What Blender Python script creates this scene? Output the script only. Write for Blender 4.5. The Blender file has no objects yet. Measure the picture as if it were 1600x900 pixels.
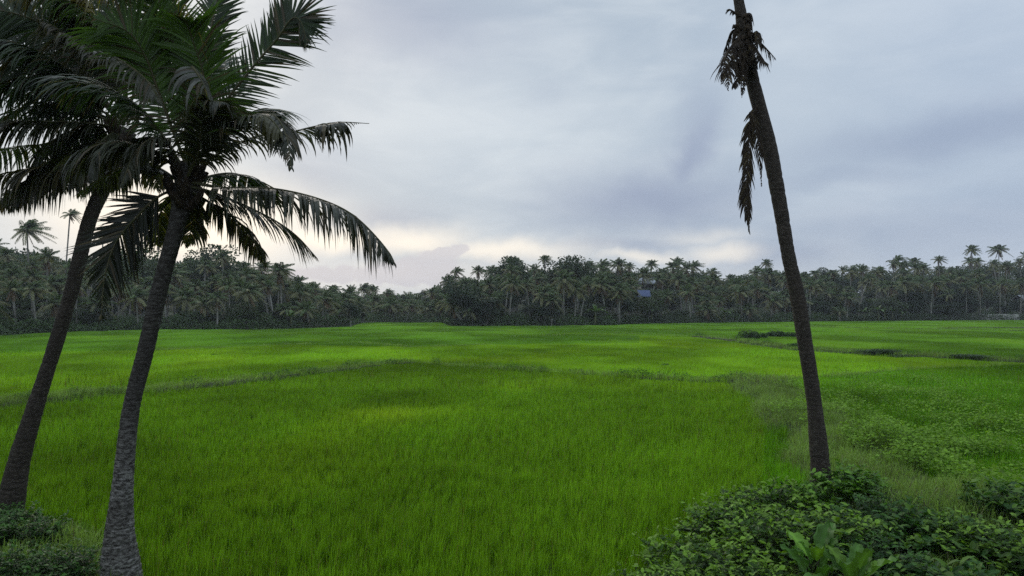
import bpy, math, random
import numpy as np
from mathutils import Vector, noise as mnoise

# ------------------------------------------------------------------ camera
scene = bpy.context.scene
COL = scene.collection
EYE = 3.9
F = 1143.0                     # focal length in pixels of the 1600 px wide photograph
PITCH = math.atan(30 / F)
cam_d = bpy.data.cameras.new('camera')
cam_d.sensor_width = 36.0
cam_d.lens = F / 1600 * 36.0
cam_d.clip_start = 0.1
cam_d.clip_end = 5000
cam = bpy.data.objects.new('camera', cam_d)
cam.location = (0, 0, EYE)
cam.rotation_euler = (math.radians(90) + PITCH, 0, 0)
COL.objects.link(cam)
scene.camera = cam

# ------------------------------------------------------------------ sky
SUN_AZ = math.atan2(-500, F)   # behind the left palms
SUN_EL = math.radians(24)
world = bpy.data.worlds.new("World")
scene.world = world
world.use_nodes = True
wt = world.node_tree
wt.nodes.clear()


class NG:
    """tiny helper to write node maths"""
    def __init__(s, tree): s.t = tree
    def n(s, typ, **kw):
        nd = s.t.nodes.new(typ)
        for k, v in kw.items(): setattr(nd, k, v)
        return nd
    def link(s, a, b): s.t.links.new(a, b)
    def put(s, sock, v):
        if isinstance(v, (int, float, tuple, list)): sock.default_value = v
        else: s.link(v, sock)
    def m(s, op, a, b=None, c=None, clamp=False):
        nd = s.n('ShaderNodeMath', operation=op, use_clamp=clamp)
        s.put(nd.inputs[0], a)
        if b is not None: s.put(nd.inputs[1], b)
        if c is not None: s.put(nd.inputs[2], c)
        return nd.outputs[0]
    def smooth(s, v, a, b):
        nd = s.n('ShaderNodeMapRange', interpolation_type='SMOOTHSTEP')
        s.put(nd.inputs[0], v); nd.inputs[1].default_value = a; nd.inputs[2].default_value = b
        return nd.outputs[0]
    def mix(s, f, a, b, blend='MIX'):
        nd = s.n('ShaderNodeMix', data_type='RGBA', blend_type=blend)
        s.put(nd.inputs[0], f); s.put(nd.inputs[6], a); s.put(nd.inputs[7], b)
        return nd.outputs[2]
    def noise(s, vec, scale, detail=4, rough=0.55, dist=0.0):
        nd = s.n('ShaderNodeTexNoise')
        if vec is not None: s.link(vec, nd.inputs['Vector'])
        nd.inputs['Scale'].default_value = scale; nd.inputs['Detail'].default_value = detail
        nd.inputs['Roughness'].default_value = rough; nd.inputs['Distortion'].default_value = dist
        return nd.outputs[0]
    def comb(s, x, y, z=0.0):
        nd = s.n('ShaderNodeCombineXYZ')
        s.put(nd.inputs[0], x); s.put(nd.inputs[1], y); s.put(nd.inputs[2], z)
        return nd.outputs[0]


def build_sky():
    g = NG(wt)
    tc = g.n('ShaderNodeTexCoord')
    sp = g.n('ShaderNodeSeparateXYZ'); g.link(tc.outputs['Generated'], sp.inputs[0])
    x, y, z = sp.outputs
    az = g.m('ARCTAN2', x, y)
    el = g.m('ARCSINE', z)
    # clouds are laid out by compass direction and elevation
    vec = g.comb(g.m('MULTIPLY', az, 1.0), g.m('MULTIPLY', el, 2.3))
    n1 = g.noise(vec, 2.6, 5, 0.5, 0.6)
    n2 = g.noise(g.comb(az, g.m('MULTIPLY', el, 3.2), 7.3), 6.5, 5, 0.55, 0.4)
    w1 = g.noise(g.comb(az, el, 3.1), 9.0, 4, 0.6)
    w2 = g.noise(g.comb(az, el, 9.1), 9.0, 4, 0.6)
    azw = g.m('ADD', az, g.m('MULTIPLY', g.m('SUBTRACT', w1, 0.5), 0.07))
    elw = g.m('ADD', el, g.m('MULTIPLY', g.m('SUBTRACT', w2, 0.5), 0.05))

    def blob(px, py, rx, ry, rot=0.0, warp=True, warpf=1.0):
        a0 = math.atan((px - 800) / F); e0 = math.atan((480 - py) / F)
        ca, sa = math.cos(rot), math.sin(rot)
        da = g.m('SUBTRACT', azw if warp else az, a0)
        de = g.m('SUBTRACT', elw if warp else el, e0)
        u = g.m('DIVIDE', g.m('ADD', g.m('MULTIPLY', da, ca), g.m('MULTIPLY', de, sa)), rx / F)
        v = g.m('DIVIDE', g.m('SUBTRACT', g.m('MULTIPLY', de, ca), g.m('MULTIPLY', da, sa)), ry / F)
        r2 = g.m('ADD', g.m('MULTIPLY', u, u), g.m('MULTIPLY', v, v))
        return g.m('EXPONENT', g.m('MULTIPLY', r2, -1.0))

    nn = g.m('ADD', g.m('MULTIPLY', n1, 0.65), g.m('MULTIPLY', n2, 0.35))
    base = g.mix(g.smooth(nn, 0.38, 0.64), (0.345, 0.42, 0.51, 1), (0.51, 0.57, 0.63, 1))
    # bluer towards the right, a touch lavender lower left
    base = g.mix(g.m('MULTIPLY', g.smooth(az, 0.1, 0.65), 0.55), base, (0.395, 0.475, 0.60, 1))
    dark = None
    for b, k in ((blob(1080, 250, 32, 80, -0.35), 0.95), (blob(1010, 315, 160, 52), 0.95),
                 (blob(1480, 245, 210, 30, 0.08), 0.55), (blob(1300, 290, 130, 22), 0.4), (blob(640, 40, 170, 65), 0.6),
                 (blob(600, 345, 80, 26), 0.55), (blob(480, 270, 60, 60), 0.4), (blob(900, 270, 60, 25), 0.35),
                 (blob(1230, 400, 120, 25), 0.5), (blob(1420, 370, 260, 45), 0.4), (blob(980, 382, 110, 14), 0.55), (blob(850, 150, 40, 30), 0.2)):
        b = g.m('MULTIPLY', b, k)
        dark = b if dark is None else g.m('MAXIMUM', dark, b)
    base = g.mix(dark, base, (0.215, 0.27, 0.40, 1))
    light = g.m('MAXIMUM', g.m('MULTIPLY', blob(780, 210, 330, 130), 0.35), g.m('MULTIPLY', blob(1230, 150, 120, 120), 0.3))
    base = g.mix(light, base, (0.575, 0.635, 0.69, 1))
    # bright breaks near the horizon
    warm = None
    for b, k in ((blob(300, 360, 200, 60), 1.0), (blob(500, 378, 150, 22), 0.95), (blob(640, 378, 85, 24), 0.85), (blob(780, 395, 130, 20), 0.8),
                 (blob(1000, 402, 80, 10), 0.6), (blob(1130, 398, 50, 14), 0.6), (blob(1100, 375, 60, 12), 0.3), (blob(600, 440, 600, 40), 0.4)):
        b = g.m('MULTIPLY', b, k)
        warm = b if warm is None else g.m('MAXIMUM', warm, b)
    base = g.mix(warm, base, (0.93, 0.86, 0.75, 1))
    core = blob(285, 355, 110, 55, 0, False)
    base = g.mix(g.m('MULTIPLY', core, 0.7), base, (1.0, 0.90, 0.75, 1))
    # cumulus silhouettes standing in the bright band
    nb = g.noise(g.comb(az, el, 4.4), 30.0, 6, 0.62)
    wa = g.noise(g.comb(az, el, 14.4), 26.0, 5, 0.6); wb = g.noise(g.comb(az, el, 24.4), 26.0, 5, 0.6)
    azw = g.m('ADD', az, g.m('MULTIPLY', g.m('SUBTRACT', wa, 0.5), 0.030))
    elw = g.m('ADD', el, g.m('MULTIPLY', g.m('SUBTRACT', wb, 0.5), 0.022))
    cum = g.m('ADD', blob(662, 424, 66, 25), g.m('MULTIPLY', blob(500, 430, 150, 17), 0.8))
    cum = g.m('ADD', cum, g.m('MULTIPLY', blob(708, 390, 38, 7, 0.1), 0.8))
    cum = g.m('ADD', cum, g.m('MULTIPLY', blob(688, 404, 24, 18, 0.6), 0.7))
    cum = g.m('ADD', cum, g.m('MULTIPLY', g.m('SUBTRACT', nb, 0.5), 1.0))
    cum = g.smooth(cum, 0.36, 0.66)
    base = g.mix(g.m('MULTIPLY', cum, 0.75), base, (0.50, 0.50, 0.555, 1))
    # overcast: the sky overhead is brighter than near the horizon
    lift = g.m('ADD', 1.22, g.m('MULTIPLY', g.smooth(el, 0.48, 1.2), 1.5))
    cl = g.n('ShaderNodeVectorMath', operation='SCALE')
    g.link(base, cl.inputs[0]); g.link(g.m('MULTIPLY', lift, 10.0), cl.inputs['Scale'])
    sky = g.n('ShaderNodeTexSky', sky_type='NISHITA')
    sky.sun_disc = False; sky.sun_elevation = SUN_EL; sky.sun_rotation = SUN_AZ
    sky.air_density = 1.5; sky.dust_density = 3.0
    col = g.mix(0.95, sky.outputs[0], cl.outputs[0])
    bg = g.n('ShaderNodeBackground'); bg.inputs[1].default_value = 0.1
    g.link(col, bg.inputs[0])
    out = g.n('ShaderNodeOutputWorld'); g.link(bg.outputs[0], out.inputs[0])


build_sky()

sun_d = bpy.data.lights.new('sun', 'SUN')
sun_d.energy = 0.9
sun_d.angle = math.radians(30)
sun_d.color = (1.0, 0.91, 0.80)
sun = bpy.data.objects.new('sun', sun_d)
sv = Vector((math.sin(SUN_AZ) * math.cos(SUN_EL), math.cos(SUN_AZ) * math.cos(SUN_EL), math.sin(SUN_EL)))
sun.rotation_euler = (-sv).to_track_quat('-Z', 'Y').to_euler()
COL.objects.link(sun)

vs = scene.view_settings
scene.display_settings.display_device = 'sRGB'
vs.view_transform = 'Standard'; vs.look = 'None'; vs.gamma = 1.0; vs.use_curve_mapping = False
vs.exposure = 0.0
cy = scene.cycles
cy.use_denoising = False
cy.max_bounces = 6; cy.diffuse_bounces = 3; cy.glossy_bounces = 1; cy.transmission_bounces = 3
cy.transparent_max_bounces = 4; cy.volume_bounces = 0
cy.caustics_reflective = False; cy.caustics_refractive = False
cy.use_adaptive_sampling = False

# ------------------------------------------------------------------ helpers
RNG = np.random.default_rng(11)
random.seed(5)
SP, CP = math.sin(PITCH), math.cos(PITCH)


def ray(px, py):
    a = (px - 800) / F; b = (450 - py) / F
    return np.array([a, CP - b * SP, SP + b * CP])


def at(px, py, Y):
    """world point seen at a photograph pixel, standing Y metres away"""
    d = ray(px, py); k = Y / d[1]
    return np.array([d[0] * k, Y, EYE + d[2] * k])


def onp(px, py, z=0.5):
    d = ray(px, py); k = (z - EYE) / d[2]
    return np.array([d[0] * k, d[1] * k, z])


def interp(x, pts):
    return np.interp(x, [p[0] for p in pts], [p[1] for p in pts])


def sstep(a, b, x):
    t = np.clip((np.asarray(x, float) - a) / (b - a), 0, 1)
    return t * t * (3 - 2 * t)


def _hash(ix, iy, s):
    h = (ix * 374761393 + iy * 668265263 + s * 1442695041) & 0xffffffff
    h = ((h ^ (h >> 13)) * 1274126177) & 0xffffffff
    return ((h ^ (h >> 16)) & 0xffff) / 65535.0


def vnoise(x, y, s=0):
    x = np.asarray(x, float); y = np.asarray(y, float)
    ix = np.floor(x).astype(np.int64); iy = np.floor(y).astype(np.int64)
    fx = x - ix; fy = y - iy; fx = fx * fx * (3 - 2 * fx); fy = fy * fy * (3 - 2 * fy)
    a = _hash(ix, iy, s); b = _hash(ix + 1, iy, s); c = _hash(ix, iy + 1, s); d = _hash(ix + 1, iy + 1, s)
    return (a * (1 - fx) + b * fx) * (1 - fy) + (c * (1 - fx) + d * fx) * fy


def fbm(x, y, s=0, o=3):
    r = 0; a = 0.5; t = 0
    for k in range(o):
        r = r + a * vnoise(np.asarray(x) * 2 ** k, np.asarray(y) * 2 ** k, s + k); t += a; a *= 0.55
    return r / t


class Acc:
    """collects numpy vertices and faces, builds one mesh"""
    def __init__(s): s.V = []; s.T = []; s.Q = []; s.C = []; s.n = 0; s.tm = []; s.qm = []
    def add(s, V, T=None, Q=None, C=(1, 1, 1), mat=0):
        V = np.asarray(V, float).reshape(-1, 3)
        if T is not None and len(T):
            T = np.asarray(T, int).reshape(-1, 3) + s.n; s.T.append(T); s.tm.append(np.full(len(T), mat))
        if Q is not None and len(Q):
            Q = np.asarray(Q, int).reshape(-1, 4) + s.n; s.Q.append(Q); s.qm.append(np.full(len(Q), mat))
        C = np.asarray(C, float)
        if C.ndim == 1: C = np.tile(C, (len(V), 1))
        s.V.append(V); s.C.append(C); s.n += len(V)
    def mesh(s, name, mats, smooth=False):
        V = np.concatenate(s.V); C = np.concatenate(s.C)
        T = np.concatenate(s.T) if s.T else np.zeros((0, 3), int)
        Q = np.concatenate(s.Q) if s.Q else np.zeros((0, 4), int)
        me = bpy.data.meshes.new(name)
        nl = T.size + Q.size; nf = len(T) + len(Q)
        me.vertices.add(len(V)); me.vertices.foreach_set('co', V.astype(np.float32).ravel())
        me.loops.add(nl); me.loops.foreach_set('vertex_index', np.concatenate([T.ravel(), Q.ravel()]).astype(np.int32))
        me.polygons.add(nf)
        st = np.concatenate([np.arange(len(T)) * 3, T.size + np.arange(len(Q)) * 4]).astype(np.int32)
        me.polygons.foreach_set('loop_start', st)
        mi = np.concatenate(s.tm + s.qm).astype(np.int32)
        me.polygons.foreach_set('material_index', mi)
        me.polygons.foreach_set('use_smooth', np.full(nf, bool(smooth)))
        at_ = me.color_attributes.new('tint', 'FLOAT_COLOR', 'POINT')
        at_.data.foreach_set('color', np.concatenate([C, np.ones((len(C), 1))], 1).astype(np.float32).ravel())
        for m in (mats if isinstance(mats, (list, tuple)) else [mats]): me.materials.append(m)
        me.update(calc_edges=True)
        return me
    def obj(s, name, mats, parent=None, smooth=False):
        o = bpy.data.objects.new(name, s.mesh(name, mats, smooth)); COL.objects.link(o)
        if parent is not None: o.parent = parent
        return o


def tag(o, label=None, cat=None, group=None, kind=None):
    if label: o['label'] = label
    if cat: o['category'] = cat
    if group: o['group'] = group
    if kind: o['kind'] = kind
    return o


def empty(name, loc, label, cat, group=None, rz=0.0, sc=1.0):
    o = bpy.data.objects.new(name, None); COL.objects.link(o)
    o.location = tuple(float(v) for v in loc); o.rotation_euler = (0, 0, rz); o.scale = (sc, sc, sc)
    o.empty_display_size = 0.2
    return tag(o, label, cat, group)


def nrm(v):
    v = np.asarray(v, float)
    return v / np.maximum(np.linalg.norm(v, axis=-1, keepdims=True), 1e-9)


def catmull(P, n):
    P = np.asarray(P, float)
    P = np.vstack([2 * P[0] - P[1], P, 2 * P[-1] - P[-2]])
    seg = len(P) - 3
    t = np.linspace(0, seg, n); i = np.minimum(t.astype(int), seg - 1); u = (t - i)[:, None]
    p0, p1, p2, p3 = P[i], P[i + 1], P[i + 2], P[i + 3]
    return 0.5 * ((2 * p1) + (-p0 + p2) * u + (2 * p0 - 5 * p1 + 4 * p2 - p3) * u ** 2 + (-p0 + 3 * p1 - 3 * p2 + p3) * u ** 3)


def tube(acc, P, R, sides=8, C=(1, 1, 1), mat=0, cap=True, wob=None):
    P = np.asarray(P, float); n = len(P); R = np.broadcast_to(np.asarray(R, float), (n,))
    T = nrm(np.gradient(P, axis=0))
    ref = np.array([1.0, 0.03, 0.02]) if abs(T[0][0]) < 0.8 else np.array([0.0, 1.0, 0.02])
    U = nrm(np.cross(T, ref)); W = np.cross(T, U)
    a = np.linspace(0, 2 * math.pi, sides, endpoint=False)
    rr = R[:, None] * (np.ones((n, sides)) if wob is None else wob)
    V = P[:, None, :] + rr[..., None] * (np.cos(a)[None, :, None] * U[:, None, :] + np.sin(a)[None, :, None] * W[:, None, :])
    i = np.arange(n - 1)[:, None] * sides; j = np.arange(sides)[None, :]; j2 = (j + 1) % sides
    Q = np.stack([i + j, i + j2, i + sides + j2, i + sides + j], -1).reshape(-1, 4)
    V = V.reshape(-1, 3)
    Tt = None
    if cap:
        V = np.vstack([V, P[-1:], P[:1]])
        k = n * sides; b = (n - 1) * sides
        Tt = [(b + q, b + (q + 1) % sides, k) for q in range(sides)] + [((q + 1) % sides, q, k + 1) for q in range(sides)]
    acc.add(V, Tt, Q, C, mat)


def leaves(acc, P, D, N, L, W, C, mat=0, simple=False, curl=0.12, widest=0.35):
    """ovate leaves: base P, direction D, normal N, length L, width W"""
    n = len(P)
    if n == 0: return
    D = nrm(D); S = nrm(np.cross(D, N)); N = np.cross(S, D)
    L = np.broadcast_to(L, (n,)); W = np.broadcast_to(W, (n,))
    if simple:
        tpl = np.array([(0, 0, 0), (.45, -.5, .04), (1, 0, -curl), (.45, .5, .04)]); Tq = np.array([[0, 1, 2, 3]]); Tt = np.zeros((0, 3), int)
    else:
        w = widest
        tpl = np.array([(0, 0, 0), (w, -.5, .03), (w, 0, -.02), (w, .5, .03), (.7, -.36, 0), (.7, 0, -.03), (.7, .36, 0), (1, 0, -curl)])
        Tt = np.array([(0, 1, 2), (0, 2, 3), (4, 7, 5), (5, 7, 6)]); Tq = np.array([(1, 4, 5, 2), (2, 5, 6, 3)])
    k = len(tpl)
    V = P[:, None, :] + L[:, None, None] * (tpl[None, :, 0:1] * D[:, None, :] + tpl[None, :, 2:3] * N[:, None, :]) \
        + (W[:, None, None] * tpl[None, :, 1:2]) * S[:, None, :]
    off = (np.arange(n) * k)[:, None, None]
    C = np.asarray(C, float)
    CC = np.repeat(C, k, axis=0) if C.ndim == 2 else C
    acc.add(V.reshape(-1, 3), (Tt[None] + off).reshape(-1, 3) if len(Tt) else None, (Tq[None] + off).reshape(-1, 4), CC, mat)


def rdir(n, rng=RNG):
    v = rng.normal(size=(n, 3)); return nrm(v)


# ------------------------------------------------------------------ materials
def foliage_mat(name, rough=0.55, trans=0.3, spec=0.35, var=0.25, scale=3.0):
    m = bpy.data.materials.new(name); m.use_nodes = True
    t = m.node_tree; t.nodes.clear(); g = NG(t)
    at_ = g.n('ShaderNodeAttribute', attribute_name='tint')
    geo = g.n('ShaderNodeNewGeometry')
    nz = g.noise(geo.outputs['Position'], scale, 3, 0.6)
    f = g.m('ADD', 1.0 - var, g.m('MULTIPLY', nz, 2 * var))
    sc = g.n('ShaderNodeVectorMath', operation='SCALE'); g.link(at_.outputs['Color'], sc.inputs[0]); g.link(f, sc.inputs['Scale'])
    pr = g.n('ShaderNodeBsdfPrincipled')
    g.link(sc.outputs[0], pr.inputs['Base Color']); pr.inputs['Roughness'].default_value = rough
    pr.inputs['Specular IOR Level'].default_value = spec
    out = g.n('ShaderNodeOutputMaterial')
    if trans > 0:
        tr = g.n('ShaderNodeBsdfTranslucent')
        tcx = g.mix(1.0, sc.outputs[0], (1.25, 1.35, 0.55, 1), 'MULTIPLY')
        g.link(tcx, tr.inputs[0])
        mx = g.n('ShaderNodeMixShader'); mx.inputs[0].default_value = trans
        g.link(pr.outputs[0], mx.inputs[1]); g.link(tr.outputs[0], mx.inputs[2]); g.link(mx.outputs[0], out.inputs[0])
    else:
        g.link(pr.outputs[0], out.inputs[0])
    return m


def plain_mat(name, col, rough=0.8, col2=None, scale=4.0, bump=0.0, bscale=30.0, spec=0.2, rings=0.0, lo=0.4, hi=0.65, dark_z=None):
    m = bpy.data.materials.new(name); m.use_nodes = True
    t = m.node_tree; t.nodes.clear(); g = NG(t)
    geo = g.n('ShaderNodeNewGeometry')
    pr = g.n('ShaderNodeBsdfPrincipled')
    c = (*col, 1)
    if col2 is not None:
        pos = geo.outputs['Position']
        if rings:
            vm = g.n('ShaderNodeVectorMath', operation='MULTIPLY'); g.link(pos, vm.inputs[0]); vm.inputs[1].default_value = (1, 1, 2.6); pos = vm.outputs[0]
        f = g.smooth(g.noise(pos, scale, 6, 0.72), lo, hi)
        c = g.mix(f, (*col, 1), (*col2, 1))
        if rings:
            big = g.smooth(g.noise(geo.outputs['Position'], 1.7, 3, 0.6), 0.35, 0.7)
            c = g.mix(g.m('MULTIPLY', big, 0.45), c, (0.045, 0.038, 0.030, 1))
            sp = g.n('ShaderNodeSeparateXYZ'); g.link(geo.outputs['Position'], sp.inputs[0])
            zz = g.m('ADD', sp.outputs[2], g.m('MULTIPLY', g.noise(geo.outputs['Position'], 5, 2), 0.05))
            if dark_z:   # bark colour darkens upward between these two heights
                c = g.mix(g.smooth(zz, dark_z[0], dark_z[1]), c, g.mix(0.75, c, (0.030, 0.025, 0.020, 1)))
            rg = g.smooth(g.m('FRACT', g.m('MULTIPLY', zz, 1 / rings)), 0.0, 0.30)
            c = g.mix(rg, g.mix(0.45, c, (0.012, 0.011, 0.009, 1)), c)
        g.link(c, pr.inputs['Base Color'])
    else:
        pr.inputs['Base Color'].default_value = c
    pr.inputs['Roughness'].default_value = rough
    pr.inputs['Specular IOR Level'].default_value = spec
    if bump:
        b = g.n('ShaderNodeBump'); b.inputs['Strength'].default_value = bump; b.inputs['Distance'].default_value = 0.02
        g.link(g.noise(geo.outputs['Position'], bscale, 5, 0.7), b.inputs['Height']); g.link(b.outputs[0], pr.inputs['Normal'])
    out = g.n('ShaderNodeOutputMaterial'); g.link(pr.outputs[0], out.inputs[0])
    return m


M_rice = foliage_mat('rice_leaf', 0.6, 0.32, 0.08, 0.25, 1.3)
M_canopy = foliage_mat('rice_canopy', 1.0, 0.0, 0.0, 0.35, 2.5)
M_grass = foliage_mat('bund_grass', 0.6, 0.35, 0.15, 0.25, 1.5)
M_leaf = foliage_mat('shrub_leaf', 0.5, 0.30, 0.18, 0.3, 2.0)
M_weed = foliage_mat('weed_leaf', 0.7, 0.35, 0.08, 0.3, 1.2)
M_frond = foliage_mat('palm_leaflet', 0.42, 0.30, 0.35, 0.3, 1.5)
M_far = foliage_mat('far_foliage', 0.5, 0.2, 0.2, 0.25, 0.4)
M_bark = plain_mat('palm_bark', (0.028, 0.022, 0.017), 0.9, (0.095, 0.078, 0.062), 16.0, 0.9, 60.0, rings=0.085)
M_bark_pale = plain_mat('palm_bark_lichen', (0.034, 0.030, 0.025), 0.9, (0.34, 0.325, 0.295), 15.0, 0.9, 60.0, rings=0.085, lo=0.38, hi=0.66, dark_z=(1.3, 2.9))
M_rachis = plain_mat('frond_rib', (0.055, 0.06, 0.022), 0.6, (0.10, 0.085, 0.045), 5.0)
M_dead = foliage_mat('dead_frond', 0.8, 0.08, 0.15, 0.3, 3.0)
M_fibre = plain_mat('sheath_fibre', (0.022, 0.016, 0.011), 0.95, (0.075, 0.055, 0.035), 14.0, 1.0, 80.0)
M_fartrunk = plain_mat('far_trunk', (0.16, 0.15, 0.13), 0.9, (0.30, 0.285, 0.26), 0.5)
M_wood = plain_mat('shrub_stem', (0.028, 0.034, 0.014), 0.8, (0.05, 0.05, 0.025), 6.0)
M_soil = plain_mat('ground', (0.018, 0.030, 0.008), 0.95, (0.035, 0.040, 0.018), 1.2, 0.5, 8.0)

# ------------------------------------------------------------------ the lie of the land
TOE = [(-60, 14), (-12, 13.6), (-8, 13.0), (-6.2, 12.2), (-5.2, 10.6), (-4.4, 9.5), (-2.6, 8.9), (-1, 8.4), (1.0, 8.4), (2.0, 10.0), (3.2, 12.2), (5, 13.8), (8, 14.5), (12, 14.5), (60, 15)]
EDGE = [(-400, 75), (-200, 82), (0, 92), (100, 104), (250, 117), (400, 117), (480, 124), (548, 136), (566, 168), (690, 172), (704, 140), (800, 139),
        (950, 143), (1000, 158), (1200, 175), (1290, 184), (1600, 204), (1900, 215)]
TOPS = [(-300, 365), (0, 368), (60, 378), (110, 392), (150, 398), (210, 396), (300, 388), (350, 392), (400, 403), (430, 408), (480, 425), (540, 436), (600, 446), (655, 447),
        (690, 436), (712, 424), (740, 425), (770, 409), (800, 404), (850, 404), (890, 400), (930, 406), (965, 405), (1060, 405), (1100, 408), (1130, 416),
        (1160, 411), (1260, 412), (1330, 406), (1400, 404), (1450, 406), (1520, 396), (1560, 396), (1600, 397), (1900, 395)]
RISE = [(-300, 2), (300, 2.5), (500, 1.5), (600, 1.0), (690, 2), (760, 4), (900, 5), (1100, 5), (1300, 6.5), (1600, 7), (1900, 7)]


def polar(x, y):
    px = 800 + F * np.asarray(x, float) / np.maximum(np.asarray(y, float), 1.0)
    return px


def edge_at(px): return interp(px, EDGE)


# bunds: polylines on the plane of the field (x, y), half width, height
def poly(pix, z=0.5): return np.array([onp(px, py, z)[:2] for px, py in pix])


BUNDS = [
    (poly([(-160, 642), (0, 624), (120, 613), (240, 603), (380, 589), (490, 578), (560, 569), (640, 563)]), 0.75, 0.38),
    (poly([(640, 563), (720, 568), (800, 573), (900, 578), (1000, 584), (1090, 588), (1180, 588)]), 0.55, 0.30),
    (np.array([onp(1180, 588)[:2], onp(1235, 625)[:2], onp(1300, 672)[:2], onp(1370, 735)[:2], onp(1430, 790)[:2]]), 1.45, 0.38),
    (poly([(1090, 525), (1160, 532), (1250, 545), (1400, 553), (1600, 563), (1800, 572)]), 1.0, 0.50),
    (poly([(800, 524), (900, 521), (980, 519), (1090, 525)]), 0.9, 0.3),
    (poly([(1180, 588), (1300, 583), (1420, 572), (1600, 566)]), 0.5, 0.25),
    (poly([(1150, 509), (1300, 510), (1450, 513), (1650, 516)]), 1.2, 0.4),
    (poly([(1480, 512), (1650, 511)]), 1.5, 0.5),
    (poly([(230, 545), (340, 541), (450, 536), (560, 533), (640, 540), (760, 536)]), 0.7, 0.25),
    (poly([(640, 516), (800, 514), (1000, 511)]), 1.0, 0.3),
]


def bund_field(x, y):
    """height of the bunds and which is nearest"""
    x = np.asarray(x, float); y = np.asarray(y, float)
    best = np.zeros_like(x)
    for P, hw, h in BUNDS:
        dd = np.full_like(x, 1e9)
        for a, b in zip(P[:-1], P[1:]):
            ab = b - a; L2 = (ab ** 2).sum()
            t = np.clip(((x - a[0]) * ab[0] + (y - a[1]) * ab[1]) / L2, 0, 1)
            dd = np.minimum(dd, np.hypot(x - a[0] - t * ab[0], y - a[1] - t * ab[1]))
        dd = dd + (vnoise(x * 0.9, y * 0.9, 3) - 0.5) * hw * 0.7
        best = np.maximum(best, h * sstep(hw * 1.3, hw * 0.55, dd))
    return best


def bank(x, y):
    toe = interp(x, TOE) + (vnoise(np.asarray(x) * 0.8, np.asarray(y) * 0.8, 8) - 0.5) * 1.0
    return 0.34 * sstep(0, 1.6, toe - y) + 1.85 * sstep(7.6, 3.2, y)


def gh(x, y):
    x = np.asarray(x, float); y = np.asarray(y, float)
    px = polar(x, y); d = y - edge_at(px)
    rise = interp(px, RISE) * sstep(8, 75, d) + 5.0 * sstep(80, 220, d) + 0.35 * sstep(-1.5, 2.5, d)
    rise = np.where(y > 30, rise, 0)
    return bank(x, y) + bund_field(x, y) + rise + (fbm(x * 0.5, y * 0.5, 21) - 0.5) * 0.06


def build_ground():
    ang = np.radians(np.concatenate([np.linspace(-178, -60, 20, endpoint=False), np.linspace(-60, 60, 620), np.linspace(60, 182, 21)[1:]]))
    dist = np.concatenate([[0.4, 1.5, 3], np.geomspace(4, 420, 420), [500, 650, 900]])
    A, D = np.meshgrid(ang, dist, indexing='ij')
    X = np.sin(A) * D; Y = np.cos(A) * D
    Z = gh(X, np.where(Y > 0, Y, 0.0))
    na, nd = A.shape
    i = np.arange(na - 1)[:, None] * nd; j = np.arange(nd - 1)[None, :]
    Q = np.stack([i + j, i + nd + j, i + nd + j + 1, i + j + 1], -1).reshape(-1, 4)
    V = np.stack([X, Y, Z], -1).reshape(-1, 3)
    V = np.vstack([V, [[0, 0, float(Z[:, 0].mean())]]])
    c = len(V) - 1
    k = np.arange(na - 1)
    T = np.stack([np.full(na - 1, c), k * nd, (k + 1) * nd], -1)[:, ::-1]
    a = Acc(); a.add(V, T, Q)
    o = a.obj('ground', M_soil, smooth=True)
    tag(o, kind='structure')


build_ground()


# ------------------------------------------------------------------ the rice
def plot_tint(x, y):
    """albedo of the crop, plot by plot"""
    x = np.asarray(x, float); y = np.asarray(y, float)
    px = polar(x, y)
    py = 480 + F * (EYE - 0.5) / np.maximum(y, 4)
    b1 = np.interp(px, [-160, 0, 240, 490, 640, 800, 1000, 1180, 1420, 1650], [642, 624, 603, 578, 563, 573, 584, 588, 572, 565])
    b2 = np.interp(px, [0, 800, 900, 1090, 1250, 1400, 1600], [520, 524, 521, 525, 545, 553, 563])
    b3 = np.interp(px, [0, 230, 450, 640, 760, 1000], [549, 545, 536, 540, 536, 534])
    near = py > b1
    A = np.array([0.142, 0.275, 0.0120]); B = np.array([0.195, 0.380, 0.016]); C = np.array([0.130, 0.290, 0.020]); Dd = np.array([0.140, 0.300, 0.022])
    f = near[..., None]
    out = np.where(f, A, B)
    mid = (~near) & (py < b3) & (px < 1000)
    out = np.where(mid[..., None], C, out)
    far = (~near) & (py < b2)
    out = np.where(far[..., None], Dd, out)
    rightp = near & (px > 1190)
    out = np.where(rightp[..., None], np.array([0.112, 0.265, 0.011]), out)
    # patches of richer and thinner growth
    n = fbm(x * 0.10 + 3, y * 0.07, 31, 4); n2 = fbm(x * 0.45, y * 0.28, 41, 3)
    k = 0.64 + 0.50 * sstep(0.30, 0.70, n) + 0.5 * (n2 - 0.5)
    out = out * k[..., None]
    sp_ = np.exp(-(((x + 3.6) / 1.7) ** 2 + ((y - 25.0) / 1.6) ** 2))   # a thin yellowing spot
    out = out * (1 + sp_[..., None] * np.array([1.1, 0.75, 1.0]))
    yel = sstep(0.5, 0.8, fbm(x * 0.2 + 9, y * 0.12, 51))[..., None]
    out = out * (1 + yel * np.array([0.16, 0.04, 0.0]))
    return out


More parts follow.
